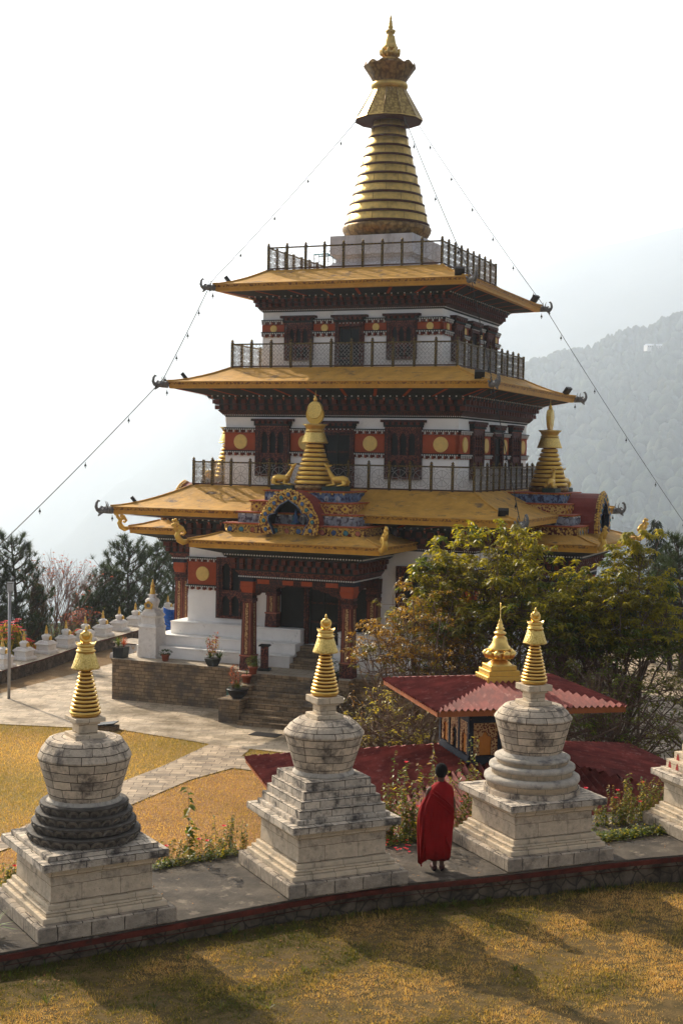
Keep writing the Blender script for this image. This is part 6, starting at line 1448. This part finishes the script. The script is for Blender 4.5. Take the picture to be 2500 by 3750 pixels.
# grass of the lawns
GM = [leafmat('grass_straw', (.52, .35, .13), (.72, .52, .24), .35, .7), leafmat('grass_gold', (.39, .275, .10), (.55, .40, .17), .35, .7), leafmat('grass_olive', (.19, .16, .04), (.33, .26, .07), .35, .7), leafmat('grass_green', (.05, .07, .018), (.13, .13, .03), .35, .7), leafmat('grass_rust', (.40, .235, .10), (.53, .33, .15), .35, .7)]
rng = np.random.default_rng(4)
def blades_mesh(name, label, xs, ys, z, h, wd_, mi, tilt):
    n = len(xs); ang = rng.uniform(0, 6.283, n); dx, dy = np.cos(ang), np.sin(ang); hx = h * np.sin(tilt); hz_ = h * np.cos(tilt) * 1.2 + .006
    V = np.empty((n * 3, 3)); V[0::3] = np.c_[xs - dy * wd_, ys + dx * wd_, z]; V[1::3] = np.c_[xs + dy * wd_, ys - dx * wd_, z]; V[2::3] = np.c_[xs + dx * hx, ys + dy * hx, z + hz_]
    me = bpy.data.meshes.new(name); me.vertices.add(n * 3); me.vertices.foreach_set('co', V.ravel()); me.loops.add(n * 3); me.loops.foreach_set('vertex_index', np.arange(n * 3)); me.polygons.add(n); me.polygons.foreach_set('loop_start', np.arange(0, n * 3, 3)); me.polygons.foreach_set('material_index', mi.astype(np.int32))
    for m_ in GM: me.materials.append(m_)
    me.update(); me.validate(); g = bpy.data.objects.new(name, me); C.objects.link(g); tag(g, label, kind='stuff')
N = 300000
xs = rng.uniform(-5.2, 6.6, N); ys = rng.uniform(14.9, 22.0, N)
ey = np.interp(xs, [p.x for p in ED], [p.y for p in ED]); k = ys < ey
xs, ys, ey = xs[k], ys[k], ey[k]; n = len(xs)
pat = np.sin(xs * 1.9 + 1.3 * np.sin(ys * 1.7)) + np.sin(ys * 2.6 + xs * .8 + 2) + .8 * np.sin(xs * 5.1 - ys * 3.7) + rng.normal(0, .9, n)
near = np.exp(-(ey - ys) / .55)
cl_ = pat - 3.0 * near + .28 * xs + .2
mi = np.where(cl_ > 1.25, 0, np.where(cl_ > .2, 1, np.where(cl_ > -1.2, 2, 3))); mi = np.where((mi < 2) & (rng.random(n) < .22), 4, mi)
clump = .65 + .6 * np.sin(xs * 11 + 2 * np.sin(ys * 9)) * np.sin(ys * 13 + 1.7 * np.sin(xs * 7))
h = rng.uniform(.02, .058, n) * clump * np.where(near > .5, 1.6, 1)
z = np.array([near_z(a, b) for a, b in zip(xs, ys)]) - .004
blades_mesh('grass', 'dry yellow and green grass blades of the near lawn', xs, ys, z, h, rng.uniform(.003, .0075, n), mi, rng.uniform(.5, 1.55, n))
def inside(xs, ys, P):
    r = np.zeros(len(xs), bool); j = len(P) - 1
    for i in range(len(P)):
        (xi, yi), (xj, yj) = P[i], P[j]; c = ((yi > ys) != (yj > ys)) & (xs < (xj - xi) * (ys - yi) / ((yj - yi) or 1e-9) + xi); r ^= c; j = i
    return r
N = 230000
xs = rng.uniform(-14, 1.5, N); ys = rng.uniform(22, 46, N)
k = ~inside(xs, ys, [(p.x, p.y) for p in P2]) & ~inside(xs, ys, COURT) & (np.abs(xs) < ys * .27 + .3) & (ys > 23.5)
xs, ys = xs[k], ys[k]; n = len(xs); low = inside(xs, ys, LOW)
pat = np.sin(xs * .7 + 1.3 * np.sin(ys * .5)) + np.sin(ys * .9 + xs * .5) + rng.normal(0, 1.1, n)
mi = np.where(low, np.where(pat > .6, 0, np.where(pat > -.2, 4, np.where(pat > -1.6, 1, 2))), np.where(pat > .9, 0, np.where(pat > -.5, 1, 2)))
blades_mesh('lawn_grass', 'short dry grass of the lawns beyond the stupas', xs, ys, np.full(n, -2.921), rng.uniform(.03, .075, n), rng.uniform(.005, .011, n), mi, rng.uniform(.3, 1.4, n))
m = MB(); r_ = random.Random(31); BL = leafmat('fallen_leaf', (.16, .07, .03), (.34, .18, .07), .2, .7)
for i in range(420):
    x = r_.uniform(-4.8, 6); e_ = float(np.interp(x, [p.x for p in ED], [p.y for p in ED])); y = e_ - .1 - abs(r_.gauss(0, 1.6)); 
    if r_.random() < .25: y = e_ + r_.uniform(.1, 2.3); zz = .012
    else: zz = near_z(x, y) + r_.uniform(.01, .04)
    leaf_quads(m, Vector((x, y, zz)), Vector((r_.gauss(0, 1), r_.gauss(0, 1), r_.uniform(-.05, .3))), r_.uniform(.025, .055), .025, BL, droop=0)
tag(m.build('fallen_leaves'), 'small dry brown leaves scattered over lawn and platform', kind='stuff')
m = MB()
for i in range(70):
    x = r_.uniform(-4.6, 5.8); e_ = float(np.interp(x, [p.x for p in ED], [p.y for p in ED])); y = e_ - r_.uniform(.06, .3) if i < 50 else e_ - r_.uniform(.3, 3)
    blades(m, (x, y, near_z(x, y)), r_.randint(6, 16), r_.uniform(.08, .2), .007, LD if r_.random() < .5 else LG, i, 1.3, .8)
tag(m.build('weeds'), 'darker weeds and grass tufts at the foot of the low wall', kind='stuff')

# ============================================================ haze
hz = MB(); hz.rect(-9500, 9500, -60, 9000, -470, 1360, WHITE)
hm = bpy.data.materials.new('haze_air'); hm.use_nodes = True; nt = hm.node_tree; nt.nodes.remove(nt.nodes['Principled BSDF'])
pv = nt.nodes.new('ShaderNodeVolumePrincipled'); pv.inputs['Color'].default_value = (.81, .895, 1, 1); pv.inputs['Density'].default_value = .00026; pv.inputs['Anisotropy'].default_value = .6
nt.links.new(pv.outputs[0], nt.nodes['Material Output'].inputs['Volume'])
hz.mats = [hm]; h = hz.build('haze'); tag(h, kind='stuff')
